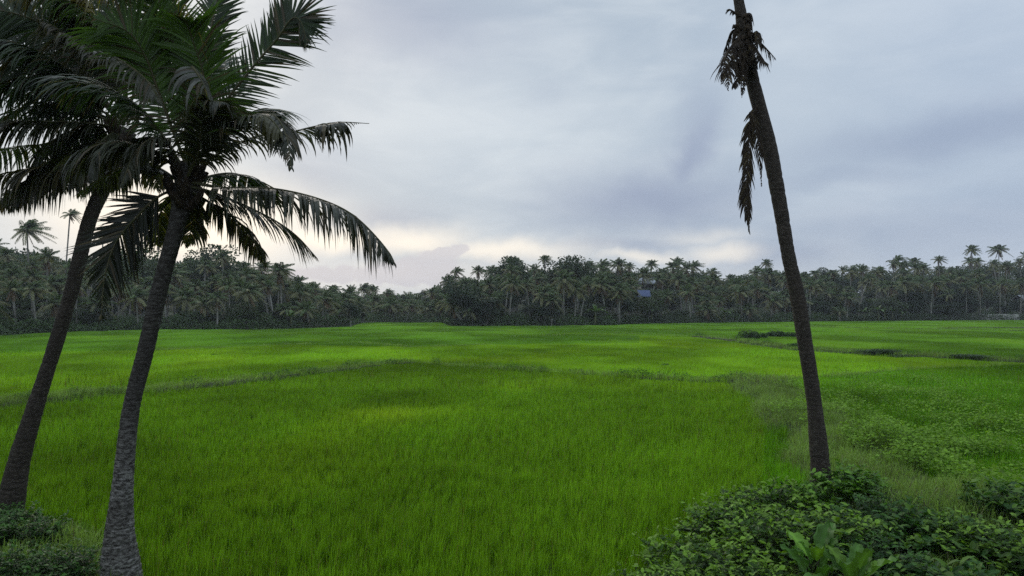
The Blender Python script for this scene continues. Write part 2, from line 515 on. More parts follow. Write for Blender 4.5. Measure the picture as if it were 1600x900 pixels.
def blades(acc, x, y, z, h, w, lean, tint, segs=3, mat=0, rng=RNG):
    n = len(x)
    if n == 0: return
    face = rng.uniform(0, math.pi, n)
    ld = rng.uniform(0, 2 * math.pi, n)
    wx, wy = np.cos(face) * w / 2, np.sin(face) * w / 2
    lx, ly = np.cos(ld) * lean * h + 0.06 * h, np.sin(ld) * lean * h
    ts = {1: [0], 2: [0, .55], 3: [0, .42, .76]}[segs]
    tw = {1: [1], 2: [.85, .9], 3: [.75, 1, .65]}[segs]
    V = np.empty((n, 2 * segs + 1, 3))
    for k, (t, q) in enumerate(zip(ts, tw)):
        b = t ** 1.9
        cx, cy, cz = x + lx * b, y + ly * b, z + h * (t - 0.25 * lean * t * t)
        V[:, 2 * k] = np.stack([cx - wx * q, cy - wy * q, cz], -1)
        V[:, 2 * k + 1] = np.stack([cx + wx * q, cy + wy * q, cz], -1)
    V[:, -1] = np.stack([x + lx, y + ly, z + h * (1 - 0.45 * lean)], -1)
    off = (np.arange(n) * (2 * segs + 1))[:, None]
    T = np.array([2 * segs - 2, 2 * segs - 1, 2 * segs])[None] + off
    Q = np.concatenate([np.array([2 * k, 2 * k + 1, 2 * k + 3, 2 * k + 2])[None] + off for k in range(segs - 1)]) if segs > 1 else None
    acc.add(V.reshape(-1, 3), T, Q, np.repeat(tint, 2 * segs + 1, axis=0), mat)


def wedge(n, y0, y1, rng=RNG, spread=0.80, pad=2.0):
    """points spread evenly over the part of the field the view covers"""
    y = np.sqrt(rng.uniform(y0 * y0, y1 * y1, n))
    x = rng.uniform(-1, 1, n) * (y * spread + pad)
    return x, y


def rice_ok(x, y):
    px = polar(x, y)
    ok = (y < edge_at(px) - 1.0) & (bank(x, y) < 0.10) & (bund_field(x, y) < 0.10)
    return ok


def build_rice():
    a = Acc()
    for n, y0, y1, segs, w, hh in ((360000, 8, 17, 3, 0.0070, 0.50), (380000, 17, 32, 3, 0.0095, 0.50), (240000, 32, 62, 2, 0.021, 0.58), (150000, 62, 120, 1, 0.07, 0.55), (90000, 120, 205, 1, 0.14, 0.5)):
        x, y = wedge(n, y0, y1)
        # hills of rice: pull blades to a jittered planting grid when near
        if y1 < 40:
            s = 0.21
            jx = vnoise(np.round(x / s) * 1.7, np.round(y / s) * 1.3, 5) - .5; jy = vnoise(np.round(x / s) * 1.1, np.round(y / s) * 1.9, 6) - .5
            gx = (np.round(x / s) + jx * 1.3) * s; gy = (np.round(y / s) + jy * 1.3) * s
            x = gx + RNG.normal(0, 0.042, n); y = gy + RNG.normal(0, 0.042, n)
        k = rice_ok(x, y); x, y = x[k], y[k]; m = len(x)
        dens = fbm(x * 0.8, y * 0.8, 71, 3)
        hmod = 0.72 + 0.5 * dens + 0.22 * (fbm(x * 3, y * 3, 77, 2) - .5)
        h = hh * hmod * RNG.uniform(0.62, 1.12, m)
        t = plot_tint(x, y) * RNG.uniform(0.4, 1.6, (m, 1))
        dry = RNG.random(m) < 0.03
        t[dry] = np.array([0.26, 0.22, 0.07]) * RNG.uniform(0.5, 1.0, (dry.sum(), 1))
        blades(a, x, y, gh(x, y), h, w * RNG.uniform(0.7, 1.3, m), np.abs(RNG.normal(0.15, 0.15, m)), t, segs)
    # closed top of the crop farther out
    ang = np.linspace(-0.72, 0.72, 520); dist = np.geomspace(15, 214, 420)
    A, D = np.meshgrid(ang, dist, indexing='ij')
    X = np.tan(A) * D; Y = D.copy()
    s = np.minimum(1, np.maximum(0, (Y - 15) / 30))
    Z = 0.02 + s * (0.36 + 0.14 * (fbm(X * 0.9, Y * 0.6, 91, 3) - .5)) + 0.10 * s * (fbm(X * 0.15, Y * 0.1, 95) - .5)
    px = polar(X, Y)
    out = (Y > edge_at(px) - 0.5)
    Z = np.where(out, -0.3, Z)
    na, nd = A.shape
    i = np.arange(na - 1)[:, None] * nd; j = np.arange(nd - 1)[None, :]
    Q = np.stack([i + j, i + nd + j, i + nd + j + 1, i + j + 1], -1).reshape(-1, 4)
    keep = ~(out.reshape(-1)[Q].all(1))
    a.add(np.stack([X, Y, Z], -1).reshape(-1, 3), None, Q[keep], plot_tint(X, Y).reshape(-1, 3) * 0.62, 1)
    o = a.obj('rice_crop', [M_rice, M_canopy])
    tag(o, kind='stuff')


build_rice()


def build_bund_grass():
    a = Acc()
    for n, y0, y1, w, hh, sg in ((170000, 8, 32, 0.010, 0.42, 3), (120000, 32, 75, 0.025, 0.42, 2), (80000, 75, 205, 0.09, 0.42, 1)):
        if y0 < 10:
            x, y = wedge(int(n * 3.2), y0, y1)
        else:
            x, y = wedge(n * 5, y0, y1)
        bf = bund_field(x, y); px = polar(x, y)
        k = ((bf > 0.06) | (bank(x, y) > 0.06) & (y > 7)) & (y < edge_at(px))
        x, y = x[k], y[k]; m = len(x)
        clump = fbm(x * 1.2, y * 1.2, 61, 3)
        keep = RNG.random(m) < (0.35 + 0.9 * clump); x, y, clump = x[keep], y[keep], clump[keep]; m = len(x)
        h = hh * (0.35 + 0.9 * clump) * RNG.uniform(0.5, 1.15, m)
        t = np.array([0.175, 0.275, 0.060]) * RNG.uniform(0.6, 1.4, (m, 1))
        t = t * (0.75 + 0.6 * vnoise(x * 0.7, y * 0.7, 66))[:, None]
        dry = RNG.random(m) < 0.09
        t[dry] = np.array([0.22, 0.21, 0.12]) * RNG.uniform(0.5, 1.0, (dry.sum(), 1))
        blades(a, x, y, gh(x, y) - 0.01, h, w * RNG.uniform(0.6, 1.2, m), np.abs(RNG.normal(0.45, 0.25, m)), t, sg)
    o = a.obj('wild_grass', M_grass)
    tag(o, kind='stuff')


build_bund_grass()


# ------------------------------------------------------------------ creeping weeds with round leaves
def weed_patch(a, x0, y0, r, n, size, tint, hgt):
    """small leafy plants: stems with a few leaves each"""
    ang = RNG.uniform(0, 2 * math.pi, n); rr = r * np.sqrt(RNG.random(n))
    x = x0 + np.cos(ang) * rr; y = y0 + np.sin(ang) * rr * 1.2
    k = vnoise(x * 1.5, y * 1.1, 13) > 0.42; x, y = x[k], y[k]; n = len(x)
    if n == 0: return
    hmul = (0.55 + 0.75 * vnoise(x * 1.1, y * 1.1, 14)) * (1 - 0.5 * (rr[k] / r) ** 2)
    for lay in range(4):
        z = gh(x, y) + hgt * hmul * RNG.uniform(0.5, 1.15, n)
        D = rdir(n); D[:, 2] = np.abs(D[:, 2]) * 0.45 - 0.05
        N = np.tile([0, 0, 1.0], (n, 1)) + 0.4 * rdir(n)
        P = np.stack([x + RNG.normal(0, size * 0.9, n), y + RNG.normal(0, size * 0.9, n), z], -1)
        L = size * RNG.uniform(0.5, 1.25, n)
        leaves(a, P, D, N, L, L * 0.75, np.asarray(tint) * RNG.uniform(0.6, 1.45, (n, 1)))


def build_weeds():
    a = Acc()
    spots = [(1320, 650, 2.2, 700), (1330, 600, 2.4, 500), (1400, 610, 2.5, 500), (1480, 615, 3.2, 600), (1560, 640, 3.2, 900), (1590, 660, 2.4, 800), (1450, 645, 1.5, 250),
             (1420, 690, 1.5, 700), (1400, 700, 1.2, 500), (1490, 710, 1.3, 500), (1380, 590, 3.0, 400), (1500, 595, 3.5, 350), (1590, 700, 1.3, 250), (1560, 725, 1.2, 300),
             (1300, 625, 1.2, 250), (1470, 680, 1.2, 350), (1360, 670, 1.3, 400), (1530, 690, 1.3, 250), (1250, 605, 1.0, 200), (1450, 735, 0.9, 300), (1540, 760, 1.0, 300)]
    for px, py, r, n in spots:
        p = onp(px, py, 0.5)
        weed_patch(a, p[0], p[1], r, int(n * 1.15), 0.090, (0.155, 0.275, 0.034), 0.68)
    # along the bunds
    for P, hw, h in (BUNDS[0], BUNDS[1], BUNDS[3]):
        for q in range(26):
            k = RNG.integers(0, len(P) - 1); t = RNG.random(); p = P[k] * (1 - t) + P[k + 1] * t
            if p[1] < 16: continue
            weed_patch(a, p[0], p[1], RNG.uniform(0.4, 1.0), 70, 0.07, (0.055, 0.125, 0.024), 0.34)
    o = a.obj('leafy_weeds', M_weed)
    tag(o, kind='stuff')


build_weeds()


# ------------------------------------------------------------------ shrubs on the near bank
def shrub_mesh(name, r, h, nstem, leaf, tint, tint2, seed, sparse=1.0, spread=0.5, mat=None):
    rng = np.random.default_rng(seed)
    la = Acc(); st = Acc()
    for s in range(nstem):
        an = rng.uniform(0, 2 * math.pi); rr = r * math.sqrt(rng.random())
        bx, by = math.cos(an) * rr * 0.8, math.sin(an) * rr * 0.8
        hh = h * rng.uniform(0.55, 1.1) * (1 - 0.4 * (rr / r) ** 2)
        out = np.array([math.cos(an), math.sin(an), 0]) * spread * rng.uniform(0.3, 1.2) * (rr / r + 0.3) + np.append(rng.normal(0, 0.15, 2), 0)
        P = np.array([[bx, by, -0.05], [bx, by, 0] + out * hh * 0.35 + [0, 0, hh * 0.55], [bx, by, 0] + out * hh + [0, 0, hh * rng.uniform(0.85, 1)]])
        C = catmull(P, 7)
        tube(st, C, np.linspace(0.006, 0.002, 7), 4, cap=False)
        nl = int(rng.integers(10, 17) * sparse)
        t = rng.uniform(0.25, 1.0, nl) ** 0.8; idx = t * 6; i0 = np.minimum(idx.astype(int), 5); u = (idx - i0)[:, None]
        B = C[i0] * (1 - u) + C[i0 + 1] * u
        ph = rng.uniform(0, 2 * math.pi, nl)
        D = np.stack([np.cos(ph), np.sin(ph), rng.uniform(-0.1, 0.9, nl)], -1)
        N = np.tile([0, 0, 1.0], (nl, 1)) + 0.45 * rdir(nl, rng)
        L = leaf * rng.uniform(0.55, 1.2, nl)
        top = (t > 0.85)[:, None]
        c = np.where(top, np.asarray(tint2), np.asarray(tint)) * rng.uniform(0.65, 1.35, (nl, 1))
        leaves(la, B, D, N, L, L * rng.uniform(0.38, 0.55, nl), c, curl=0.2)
    return la.mesh(name + '_foliage', mat or M_leaf), st.mesh(name + '_stems', M_wood)


SHRUBS = {}
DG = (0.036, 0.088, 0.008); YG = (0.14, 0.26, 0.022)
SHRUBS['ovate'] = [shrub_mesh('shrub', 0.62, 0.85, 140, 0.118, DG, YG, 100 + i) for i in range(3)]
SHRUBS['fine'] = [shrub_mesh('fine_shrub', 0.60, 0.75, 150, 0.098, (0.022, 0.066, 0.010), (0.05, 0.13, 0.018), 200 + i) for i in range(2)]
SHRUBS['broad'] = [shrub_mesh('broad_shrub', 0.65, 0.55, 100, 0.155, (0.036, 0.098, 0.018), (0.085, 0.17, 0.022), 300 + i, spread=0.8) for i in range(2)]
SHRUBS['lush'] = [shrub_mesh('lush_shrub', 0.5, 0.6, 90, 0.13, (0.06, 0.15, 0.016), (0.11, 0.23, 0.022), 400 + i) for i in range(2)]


def put_shrub(kind, k, px, py, Y, sc, label, group, name='leafy_shrub', zs=1.0):
    """shrub whose top shows near the pixel at distance Y"""
    p = at(px, py, Y)
    z0 = float(gh(p[0], p[1]))
    fo, st = SHRUBS[kind][k % len(SHRUBS[kind])]
    r = empty(name, (p[0], p[1], z0), label, 'shrub', group, random.uniform(0, 6.28), sc)
    r.scale = (sc, sc, sc * zs)
    for nm, me in (('foliage', fo), ('stems', st)):
        o = bpy.data.objects.new(nm, me); COL.objects.link(o); o.parent = r
    return r


G_R = 'leafy shrubs tangled on the bank at lower right'
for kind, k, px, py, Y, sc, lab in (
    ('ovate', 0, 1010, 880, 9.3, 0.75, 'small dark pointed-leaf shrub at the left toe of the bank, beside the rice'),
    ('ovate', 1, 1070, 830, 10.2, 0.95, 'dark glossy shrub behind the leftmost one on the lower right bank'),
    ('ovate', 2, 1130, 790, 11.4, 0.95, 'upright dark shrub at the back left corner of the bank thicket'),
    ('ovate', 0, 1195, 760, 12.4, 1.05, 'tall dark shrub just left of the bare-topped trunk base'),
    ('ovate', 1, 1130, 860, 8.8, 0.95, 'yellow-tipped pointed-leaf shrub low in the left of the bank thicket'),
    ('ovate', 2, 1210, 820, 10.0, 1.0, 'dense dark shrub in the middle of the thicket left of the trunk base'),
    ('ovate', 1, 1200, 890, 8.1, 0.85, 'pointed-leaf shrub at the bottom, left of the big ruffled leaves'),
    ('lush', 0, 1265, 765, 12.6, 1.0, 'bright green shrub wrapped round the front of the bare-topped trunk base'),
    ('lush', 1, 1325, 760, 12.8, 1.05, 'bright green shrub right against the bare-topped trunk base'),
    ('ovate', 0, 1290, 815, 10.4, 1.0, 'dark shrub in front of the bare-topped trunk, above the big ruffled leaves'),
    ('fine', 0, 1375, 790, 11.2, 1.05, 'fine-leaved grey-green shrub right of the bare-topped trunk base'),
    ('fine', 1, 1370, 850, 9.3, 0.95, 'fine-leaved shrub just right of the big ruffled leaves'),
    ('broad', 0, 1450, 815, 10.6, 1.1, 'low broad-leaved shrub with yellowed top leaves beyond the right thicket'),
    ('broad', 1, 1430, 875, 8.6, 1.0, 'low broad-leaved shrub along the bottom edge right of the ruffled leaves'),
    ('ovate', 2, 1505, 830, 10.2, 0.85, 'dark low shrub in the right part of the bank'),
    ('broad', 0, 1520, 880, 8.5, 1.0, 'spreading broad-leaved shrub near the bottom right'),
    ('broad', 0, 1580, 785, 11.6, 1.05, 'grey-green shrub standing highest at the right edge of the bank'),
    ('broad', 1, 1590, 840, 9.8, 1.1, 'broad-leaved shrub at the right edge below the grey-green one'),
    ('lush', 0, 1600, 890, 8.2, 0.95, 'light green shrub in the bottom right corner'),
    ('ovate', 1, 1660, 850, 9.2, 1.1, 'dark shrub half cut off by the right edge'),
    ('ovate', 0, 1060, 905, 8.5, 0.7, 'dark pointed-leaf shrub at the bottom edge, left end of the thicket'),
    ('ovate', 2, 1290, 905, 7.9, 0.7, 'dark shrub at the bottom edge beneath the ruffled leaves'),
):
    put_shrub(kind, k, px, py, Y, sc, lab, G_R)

G_L = 'shrubs at the foot of the left palms'
for kind, k, px, py, Y, sc, lab in (
    ('fine', 0, 10, 800, 12.0, 0.74, 'fine-leaved dark shrub hiding the foot of the leftmost palm'),
    ('fine', 1, -40, 850, 10.6, 0.86, 'dark shrub cut by the left edge below the leftmost palm'),
    ('fine', 0, 45, 845, 10.8, 0.74, 'grey-green shrub between the leftmost palm foot and the lower left corner'),
    ('fine', 1, 20, 895, 9.4, 0.70, 'dark fine-leaved shrub in the lower left corner'),
    ('fine', 0, 100, 893, 9.4, 0.72, 'low fine-leaved shrub left of the ringed palm foot'),
    ('lush', 1, 235, 902, 9.15, 0.45, 'small light green weed shrub right of the ringed palm foot'),
    ('ovate', 1, -10, 795, 12.3, 0.55, 'small dark shrub at the leftmost palm foot with round leaves'),
    ('lush', 0, 145, 905, 9.0, 0.45, 'tiny light green shrub touching the left side of the ringed palm foot'),
):
    put_shrub(kind, k, px, py, Y, sc, lab, G_L)


def ruffled_plant(px, py, Y, nleaf, size, seed, label, tint):
    """rosette of long ruffled leaves"""
    rng = np.random.default_rng(seed)
    p = at(px, py, Y); z0 = float(gh(p[0], p[1]))
    r = empty('broad_leaf_plant', (p[0], p[1], z0), label, 'plant', 'big-leaved plants at the bottom right')
    st = Acc()
    for q in range(nleaf):
        an = q * 2.4 + rng.uniform(-.3, .3); el = rng.uniform(0.5, 1.25)
        d = np.array([math.cos(an) * math.cos(el), math.sin(an) * math.cos(el), math.sin(el)])
        base = np.array([0, 0, 0.3 * rng.random()]); hub = base + d * 0.18 + [0, 0, 0.25]
        tube(st, catmull([base, (base + hub) / 2 + [0, 0, 0.04], hub], 5), np.linspace(0.010, 0.006, 5), 5)
        L = size * rng.uniform(0.75, 1.2); n = 12
        t = np.linspace(0, 1, n)
        drp = rng.uniform(0.2, 0.8)
        C = hub + np.outer(t * L, d) + np.outer(-drp * L * t ** 2.2 * 0.5, [0, 0, 1])
        T = nrm(np.gradient(C, axis=0)); S = nrm(np.cross(T, [0, 0, 1.0])); N = np.cross(S, T)
        w = 0.42 * L * np.sin(np.pi * np.clip(t * 0.9 + 0.08, 0, 1)) ** 0.8 * (1 - 0.25 * t); w[-1] = 0.002
        rows = []
        for k, s in enumerate((-1, -.5, 0, .5, 1)):
            ruf = 0.05 * L * abs(s) * np.sin(t * 19 + k * 2 + q)
            rows.append(C + S * (s * w / 2)[:, None] + N * (0.22 * abs(s) * w + ruf)[:, None])
        V = np.stack(rows, 1)
        i = np.arange(n - 1)[:, None] * 5; j = np.arange(4)[None]
        Q = np.stack([i + j, i + j + 1, i + 6 + j, i + 5 + j], -1).reshape(-1, 4)
        c = np.asarray(tint) * rng.uniform(0.75, 1.3)
        if rng.random() < 0.25: c = c * np.array([1.5, 1.35, 0.8])
        cc = np.tile(c, (n, 5, 1)); cc[:, 2] *= 1.5
        a = Acc(); a.add(V.reshape(-1, 3), None, Q, cc.reshape(-1, 3))
        a.obj('leaf', M_leaf, r, smooth=True)
    st.obj('stalks', M_wood, r, smooth=True)


ruffled_plant(1275, 872, 8.6, 10, 0.50, 1, 'big-leaved plant with upright ruffled light green leaves at the bottom', (0.08, 0.18, 0.035))
ruffled_plant(1335, 898, 8.2, 9, 0.46, 2, 'big-leaved plant with drooping ruffled leaves, right of the upright one', (0.085, 0.18, 0.035))


# ------------------------------------------------------------------ bushes standing out in the far field
def bush_mesh(r, h, n, leaf, tint, seed):
    rng = np.random.default_rng(seed); a = Acc()
    L = []
    for q in range(14):
        c = np.array([rng.normal(0, r * 0.45), rng.normal(0, r * 0.35), h * rng.uniform(0.25, 0.72)])
        m = n // 14; d = rdir(m, rng); rad = rng.uniform(0.55, 1.0, (m, 1)) ** 0.5 * r * rng.uniform(0.35, 0.55)
        P = c + d * rad * np.array([1, 1, 0.8]); P[:, 2] = np.maximum(P[:, 2], 0.05)
        D = nrm(d + 0.8 * rdir(m, rng)); N = nrm(d + [0, 0, 0.8] + 0.5 * rdir(m, rng))
        l = leaf * rng.uniform(0.6, 1.3, m)
        leaves(a, P, D, N, l, l * 0.6, np.asarray(tint) * rng.uniform(0.6, 1.5, (m, 1)), simple=True)
    return a.mesh('bush_foliage', M_leaf)


BUSH = [bush_mesh(1.0, 1.4, 2200, 0.16, (0.045, 0.085, 0.028), 500 + i) for i in range(3)]


def put_bush(x, y, sx, sz, k, label, group, name='round_bush'):
    z = float(gh(x, y))
    o = bpy.data.objects.new(name, BUSH[k % 3]); COL.objects.link(o)
    o.location = (x, y, z); o.scale = (sx, sx, sz); o.rotation_euler = (0, 0, random.uniform(0, 6))
    return tag(o, label, 'bush', group)


GB = 'bushes standing in the far right of the rice'
for px, py, sx, sz, lab in (
    (1174, 528, 1.05, 0.95, 'round dark bush, leftmost of the clump left of the bare-topped trunk'),
    (1190, 527, 0.7, 0.75, 'lighter small bush touching the round dark one in the far field'),
    (1207, 525, 0.95, 0.8, 'flat dark bush in the middle of the far field clump'),
    (1222, 525, 0.75, 0.75, 'small bush right of the clump middle, near the trunk'),
    (1238, 525, 0.85, 0.7, 'low bush just left of the bare-topped trunk, last of the clump'),
    (1372, 553, 1.3, 0.24, 'low flat bush on the far right bund, leftmost there'),
    (1396, 555, 1.2, 0.22, 'low flat bush on the far right bund, right beside the leftmost'),
    (1243, 544, 0.6, 0.3, 'low bush on the bund just left of the bare-topped trunk'),
    (1510, 560, 1.1, 0.18, 'thin low bush on the bund towards the right edge'),
):
    p = onp(px, py, 0.45); put_bush(p[0], p[1], sx, sz, random.randrange(3), lab, GB)
for px, py, lab in ((512, 561, 'tiny bush standing in the bright rice left of the middle'), (335, 552, 'tiny bush in the bright rice between the left palm and the field middle'),
                    (985, 528, 'tiny bush on the far bund right of the field middle'), (1040, 566, 'small weedy bush in the bright rice right of the middle')):
    p = onp(px, py, 0.5); put_bush(p[0], p[1], 0.45, 0.32, random.randrange(3), lab, 'tiny bushes dotted over the rice')

# ------------------------------------------------------------------ far coconut palms
def far_palm_meshes(seed, wind=0.0, nf=24, dead=3):
    """unit palm: trunk 1 m scaled later; crown about 4.4 m fronds"""
    rng = np.random.default_rng(seed); a = Acc()
    for q in range(nf):
        an = q * 2.399 + rng.uniform(-.25, .25)
        isdead = q < dead
        el = rng.uniform(-1.3, -0.9) if isdead else -0.40 + 1.85 * (q / nf) + rng.uniform(-.15, .15)
        L = 3.7 * rng.uniform(0.75, 1.12) * (0.75 if el > 1.1 or isdead else 1)
        n = 8; t = np.linspace(0, 1, n)
        d = np.array([math.cos(an) * math.cos(el) + wind, math.sin(an) * math.cos(el), math.sin(el)])
        droop = (0.36 + 0.34 * rng.random()) * (0.3 if isdead else 1) * (1 - 0.35 * max(0, el))
        C = np.outer(t * L, nrm(d)) + np.outer(L * t ** 2 * wind * 0.5, [1, 0, 0]) - np.outer(droop * L * t ** 2.1, [0, 0, 1]) * 0.95
        C += np.array([0, 0, 0.15])
        old = q < nf * 0.40
        col = np.array([0.15, 0.10, 0.055]) if isdead else (np.array([0.150, 0.152, 0.070]) if old else np.array([0.066, 0.100, 0.034]))
        col = col * rng.uniform(0.75, 1.3)
        tube(a, C, np.linspace(0.05, 0.015, n), 3, col * 1.25, cap=False)
        m = 34; s = np.linspace(0.10, 0.99, m); idx = s * (n - 1); i0 = np.minimum(idx.astype(int), n - 2); u = (idx - i0)[:, None]
        B = C[i0] * (1 - u) + C[i0 + 1] * u; T = nrm(C[i0 + 1] - C[i0])
        S = nrm(np.cross(T, [0, 0, 1.0])); Nn = np.cross(S, T)
        ln = 0.80 * np.sin(np.pi * (0.18 + 0.72 * s)) ** 0.6 * rng.uniform(0.8, 1.1, m)
        for sd in (-1, 1):
            D = nrm(S * sd * 0.8 + T * 0.55 + np.array([0, 0, -0.55]) + 0.12 * rdir(m, rng) + np.array([wind * .8, 0, 0]))
            leaves(a, B, D, Nn + 0.3 * rdir(m, rng), ln, 0.10, np.tile(col, (m, 1)) * rng.uniform(0.75, 1.3, (m, 1)), simple=True, curl=0.28)
    # short cluster of nuts and sheath
    for q in range(7):
        d = rdir(1, rng)[0]; c = d * [0.3, 0.3, 0.12] + [0, 0, -0.25]
        tube(a, [c + [0, 0, .14], c + [0, 0, .05], c + [0, 0, -.07], c + [0, 0, -.14]], [0.03, .12, .12, .03], 6, (0.09, 0.085, 0.035))
    return a.mesh('palm_crown', M_far)


CROWNS = [far_palm_meshes(600 + i, w, nf, dd) for i, (w, nf, dd) in enumerate(((0.0, 30, 3), (0.3, 28, 2), (0.15, 26, 4), (0.1, 32, 2), (0.45, 26, 3), (0.0, 20, 4), (0.2, 30, 6), (-0.1, 24, 3), (0.35, 32, 2)))]


def far_trunk_mesh(bow, seed):
    rng = np.random.default_rng(seed); a = Acc()
    t = np.linspace(0, 1, 9)
    P = np.stack([bow * (t ** 1.6), 0.3 * bow * np.sin(t * 2.2), t], -1)
    tube(a, P, 1.0, 7)
    me = a.mesh('palm_trunk', M_fartrunk, True)
    return me, P[-1]


# trunks are built at the true height so that their girth stays right
TRUNKS = {}


def trunk_for(H, bow):
    key = (round(H), round(bow * 20))
    if key not in TRUNKS:
        H_ = float(key[0]); b = key[1] / 20 * H_
        t = np.linspace(0, 1, 10)
        P = np.stack([b * (t ** 1.5), 0.25 * b * np.sin(t * 2.4), t * H_ + (t - 1) * 0.0], -1); P[0, 2] = -0.3
        R = 0.15 + 0.10 * np.exp(-t * 12) - 0.03 * t
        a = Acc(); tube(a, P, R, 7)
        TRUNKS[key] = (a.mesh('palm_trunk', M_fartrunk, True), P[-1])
    return TRUNKS[key]


def far_palm(px, ytop, Y, label, group, bow=None, crown=None, cs=1.0):
    """coconut palm Y metres off whose crown reaches the given pixel height"""
    p = at(px, 480, Y); x = p[0]
    z0 = float(gh(x, Y)); zt = at(px, ytop, Y)[2]
    cs = cs * random.uniform(0.62, 1.08) * (0.88 if px < 560 else 1)
    H = max(3.0, zt - z0 - 2.6 * cs)
    if bow is None: bow = random.gauss(0, 0.09)
    me, top = trunk_for(H, bow)
    r = empty('coconut_palm', (x - top[0], Y - top[1], z0), label, 'palm tree', group)
    t = bpy.data.objects.new('trunk', me); COL.objects.link(t); t.parent = r
    c = bpy.data.objects.new('crown', random.choice(CROWNS) if crown is None else CROWNS[crown]); COL.objects.link(c); c.parent = r
    c.location = top; c.rotation_euler = (random.uniform(-.08, .08), random.uniform(-.08, .08), random.uniform(-0.9, .9) if crown is None else 0)
    c.scale = (cs, cs, cs)
    return r


SECT = [(-9999, 'at the far left edge'), (60, 'behind the leftmost leaning trunk'), (100, 'between the two leaning left trunks'), (250, 'just right of the ringed left trunk'),
        (330, 'below the short hanging frond'), (420, 'below the long drooping frond'), (500, 'left of the hazy gap'), (566, 'in the hazy treeline gap'),
        (640, 'at the hazy gap\'s right end'), (700, 'on the wooded rise\'s left shoulder'), (780, 'left of the domed treetop'), (870, 'under the domed treetop'),
        (930, 'left of the blue roof'), (1000, 'right of the blue roof'), (1080, 'right of the wooded rise'), (1150, 'behind the round field bushes'), (1235, 'just right of the bare-topped trunk'),
        (1310, 'behind the low bright palm'), (1390, 'left of the pale far wall'), (1460, 'above the pale far wall\'s left half'), (1535, 'above the pale far wall\'s right half'), (1600, 'at the far right edge')]


def sector(px):
    s = SECT[0][1]
    for a, b in SECT:
        if px >= a: s = b
    return s


NPALM = 0
front = []
px = -110.0
while px < 1720:
    Yd = float(edge_at(px)) + random.uniform(1, 7)
    front.append((px, Yd))
    px += random.uniform(17, 34) * (1.0 if px > 560 else 1.35)
ORD = ['first', 'second', 'third', 'fourth', 'fifth', 'sixth', 'seventh', 'eighth', 'ninth']
cnt = {}
for px, Yd in front:
    if 990 < px < 1024: continue
    s = sector(px); k = cnt.get(s, 0); cnt[s] = k + 1
    ty = float(interp(px, TOPS))
    base = 480 + F * 3.9 / Yd
    fr = random.uniform(0.48, 0.84)
    ytop = base - (base - ty) * fr
    bow = random.gauss(0, 0.12)
    lean = 'leaning right' if bow > 0.05 else ('leaning left' if bow < -0.05 else 'upright')
    far_palm(px, ytop, Yd, '%s front-row palm, the %s %s' % (lean, ORD[min(k, 8)], s), 'front row of coconut palms along the far field edge', bow)
    NPALM += 1
for row, (d0, d1, f0, f1, step) in enumerate(((9, 18, 0.60, 0.86, 26), (20, 34, 0.76, 0.98, 28), (36, 58, 0.86, 1.0, 25))):
    px = -100.0 + row * 9
    while px < 1715:
        Yd = float(edge_at(px)) + random.uniform(d0, d1)
        ty = float(interp(px, TOPS)); base = 480 + F * 3.9 / Yd
        fr = random.uniform(f0, f1)
        if not (996 < px < 1019 and row == 0):
            far_palm(px, base - (base - ty) * fr, Yd, 'coconut palm crowded behind the front row ' + sector(px), 'coconut palms in the wood ' + sector(px))
            NPALM += 1
        px += random.uniform(0.6, 1.4) * step * 1.1
# palms that stand out against the sky
for px, yt, dd, cr, lab in (
    (107, 327, 30, 4, 'tall thin windswept palm far above the treeline between the two left trunks'),
    (160, 358, 40, 4, 'tall palm showing behind the leftmost trunk against the bright sky'),
    (40, 335, 26, 8, 'tall dark palm above the treeline at the left, under the hanging leaflets'),
    (247, 372, 34, 0, 'slim palm against the bright sky just left of the ringed trunk'),
    (348, 384, 30, 3, 'feathery palm rising above the treeline right of the ringed trunk'),
    (437, 404, 12, 0, 'broad-crowned palm below the long drooping frond tip'),
    (700, 422, 30, 1, 'left one of the twin windswept palms beside the wooded rise'),
    (711, 417, 32, 4, 'right one of the twin windswept palms beside the wooded rise'),
    (746, 411, 30, 2, 'narrow-crowned palm on the left slope of the wooded rise'),
    (798, 397, 44, 1, 'small-headed palm poking up on top of the wooded rise'),
    (850, 393, 40, 1, 'ragged palm on the skyline left of the domed treetop'),
    (938, 400, 44, 4, 'dark bunched palm on the skyline right of the domed treetop'),
    (966, 399, 40, 2, 'star-shaped palm on the skyline above the blue roof, left side'),
    (1058, 399, 50, 2, 'dark palm topping the skyline right of the blue roof'),
    (1082, 404, 50, 4, 'bunched palm right of the one topping the skyline'),
    (1198, 405, 50, 3, 'palm on the skyline just left of the bare-topped trunk'),
    (1400, 396, 52, 4, 'dark windswept palm sticking up on the right skyline'),
    (1430, 401, 50, 0, 'small palm on the right skyline next to the windswept one'),
    (1467, 398, 48, 1, 'flat-topped palm on the skyline above the pale far wall'),
    (1520, 380, 40, 3, 'left one of the two big palms standing out at the right skyline'),
    (1562, 380, 42, 0, 'right one of the two big palms standing out at the right skyline'),
    (1604, 392, 45, 2, 'palm on the skyline at the right edge'),
):
    far_palm(px, yt, float(edge_at(px)) + dd, lab, 'palms standing out against the sky', random.gauss(0, .04), cr, 1.12 if px > 1500 else 1.0)
    NPALM += 1
print('palms', NPALM)


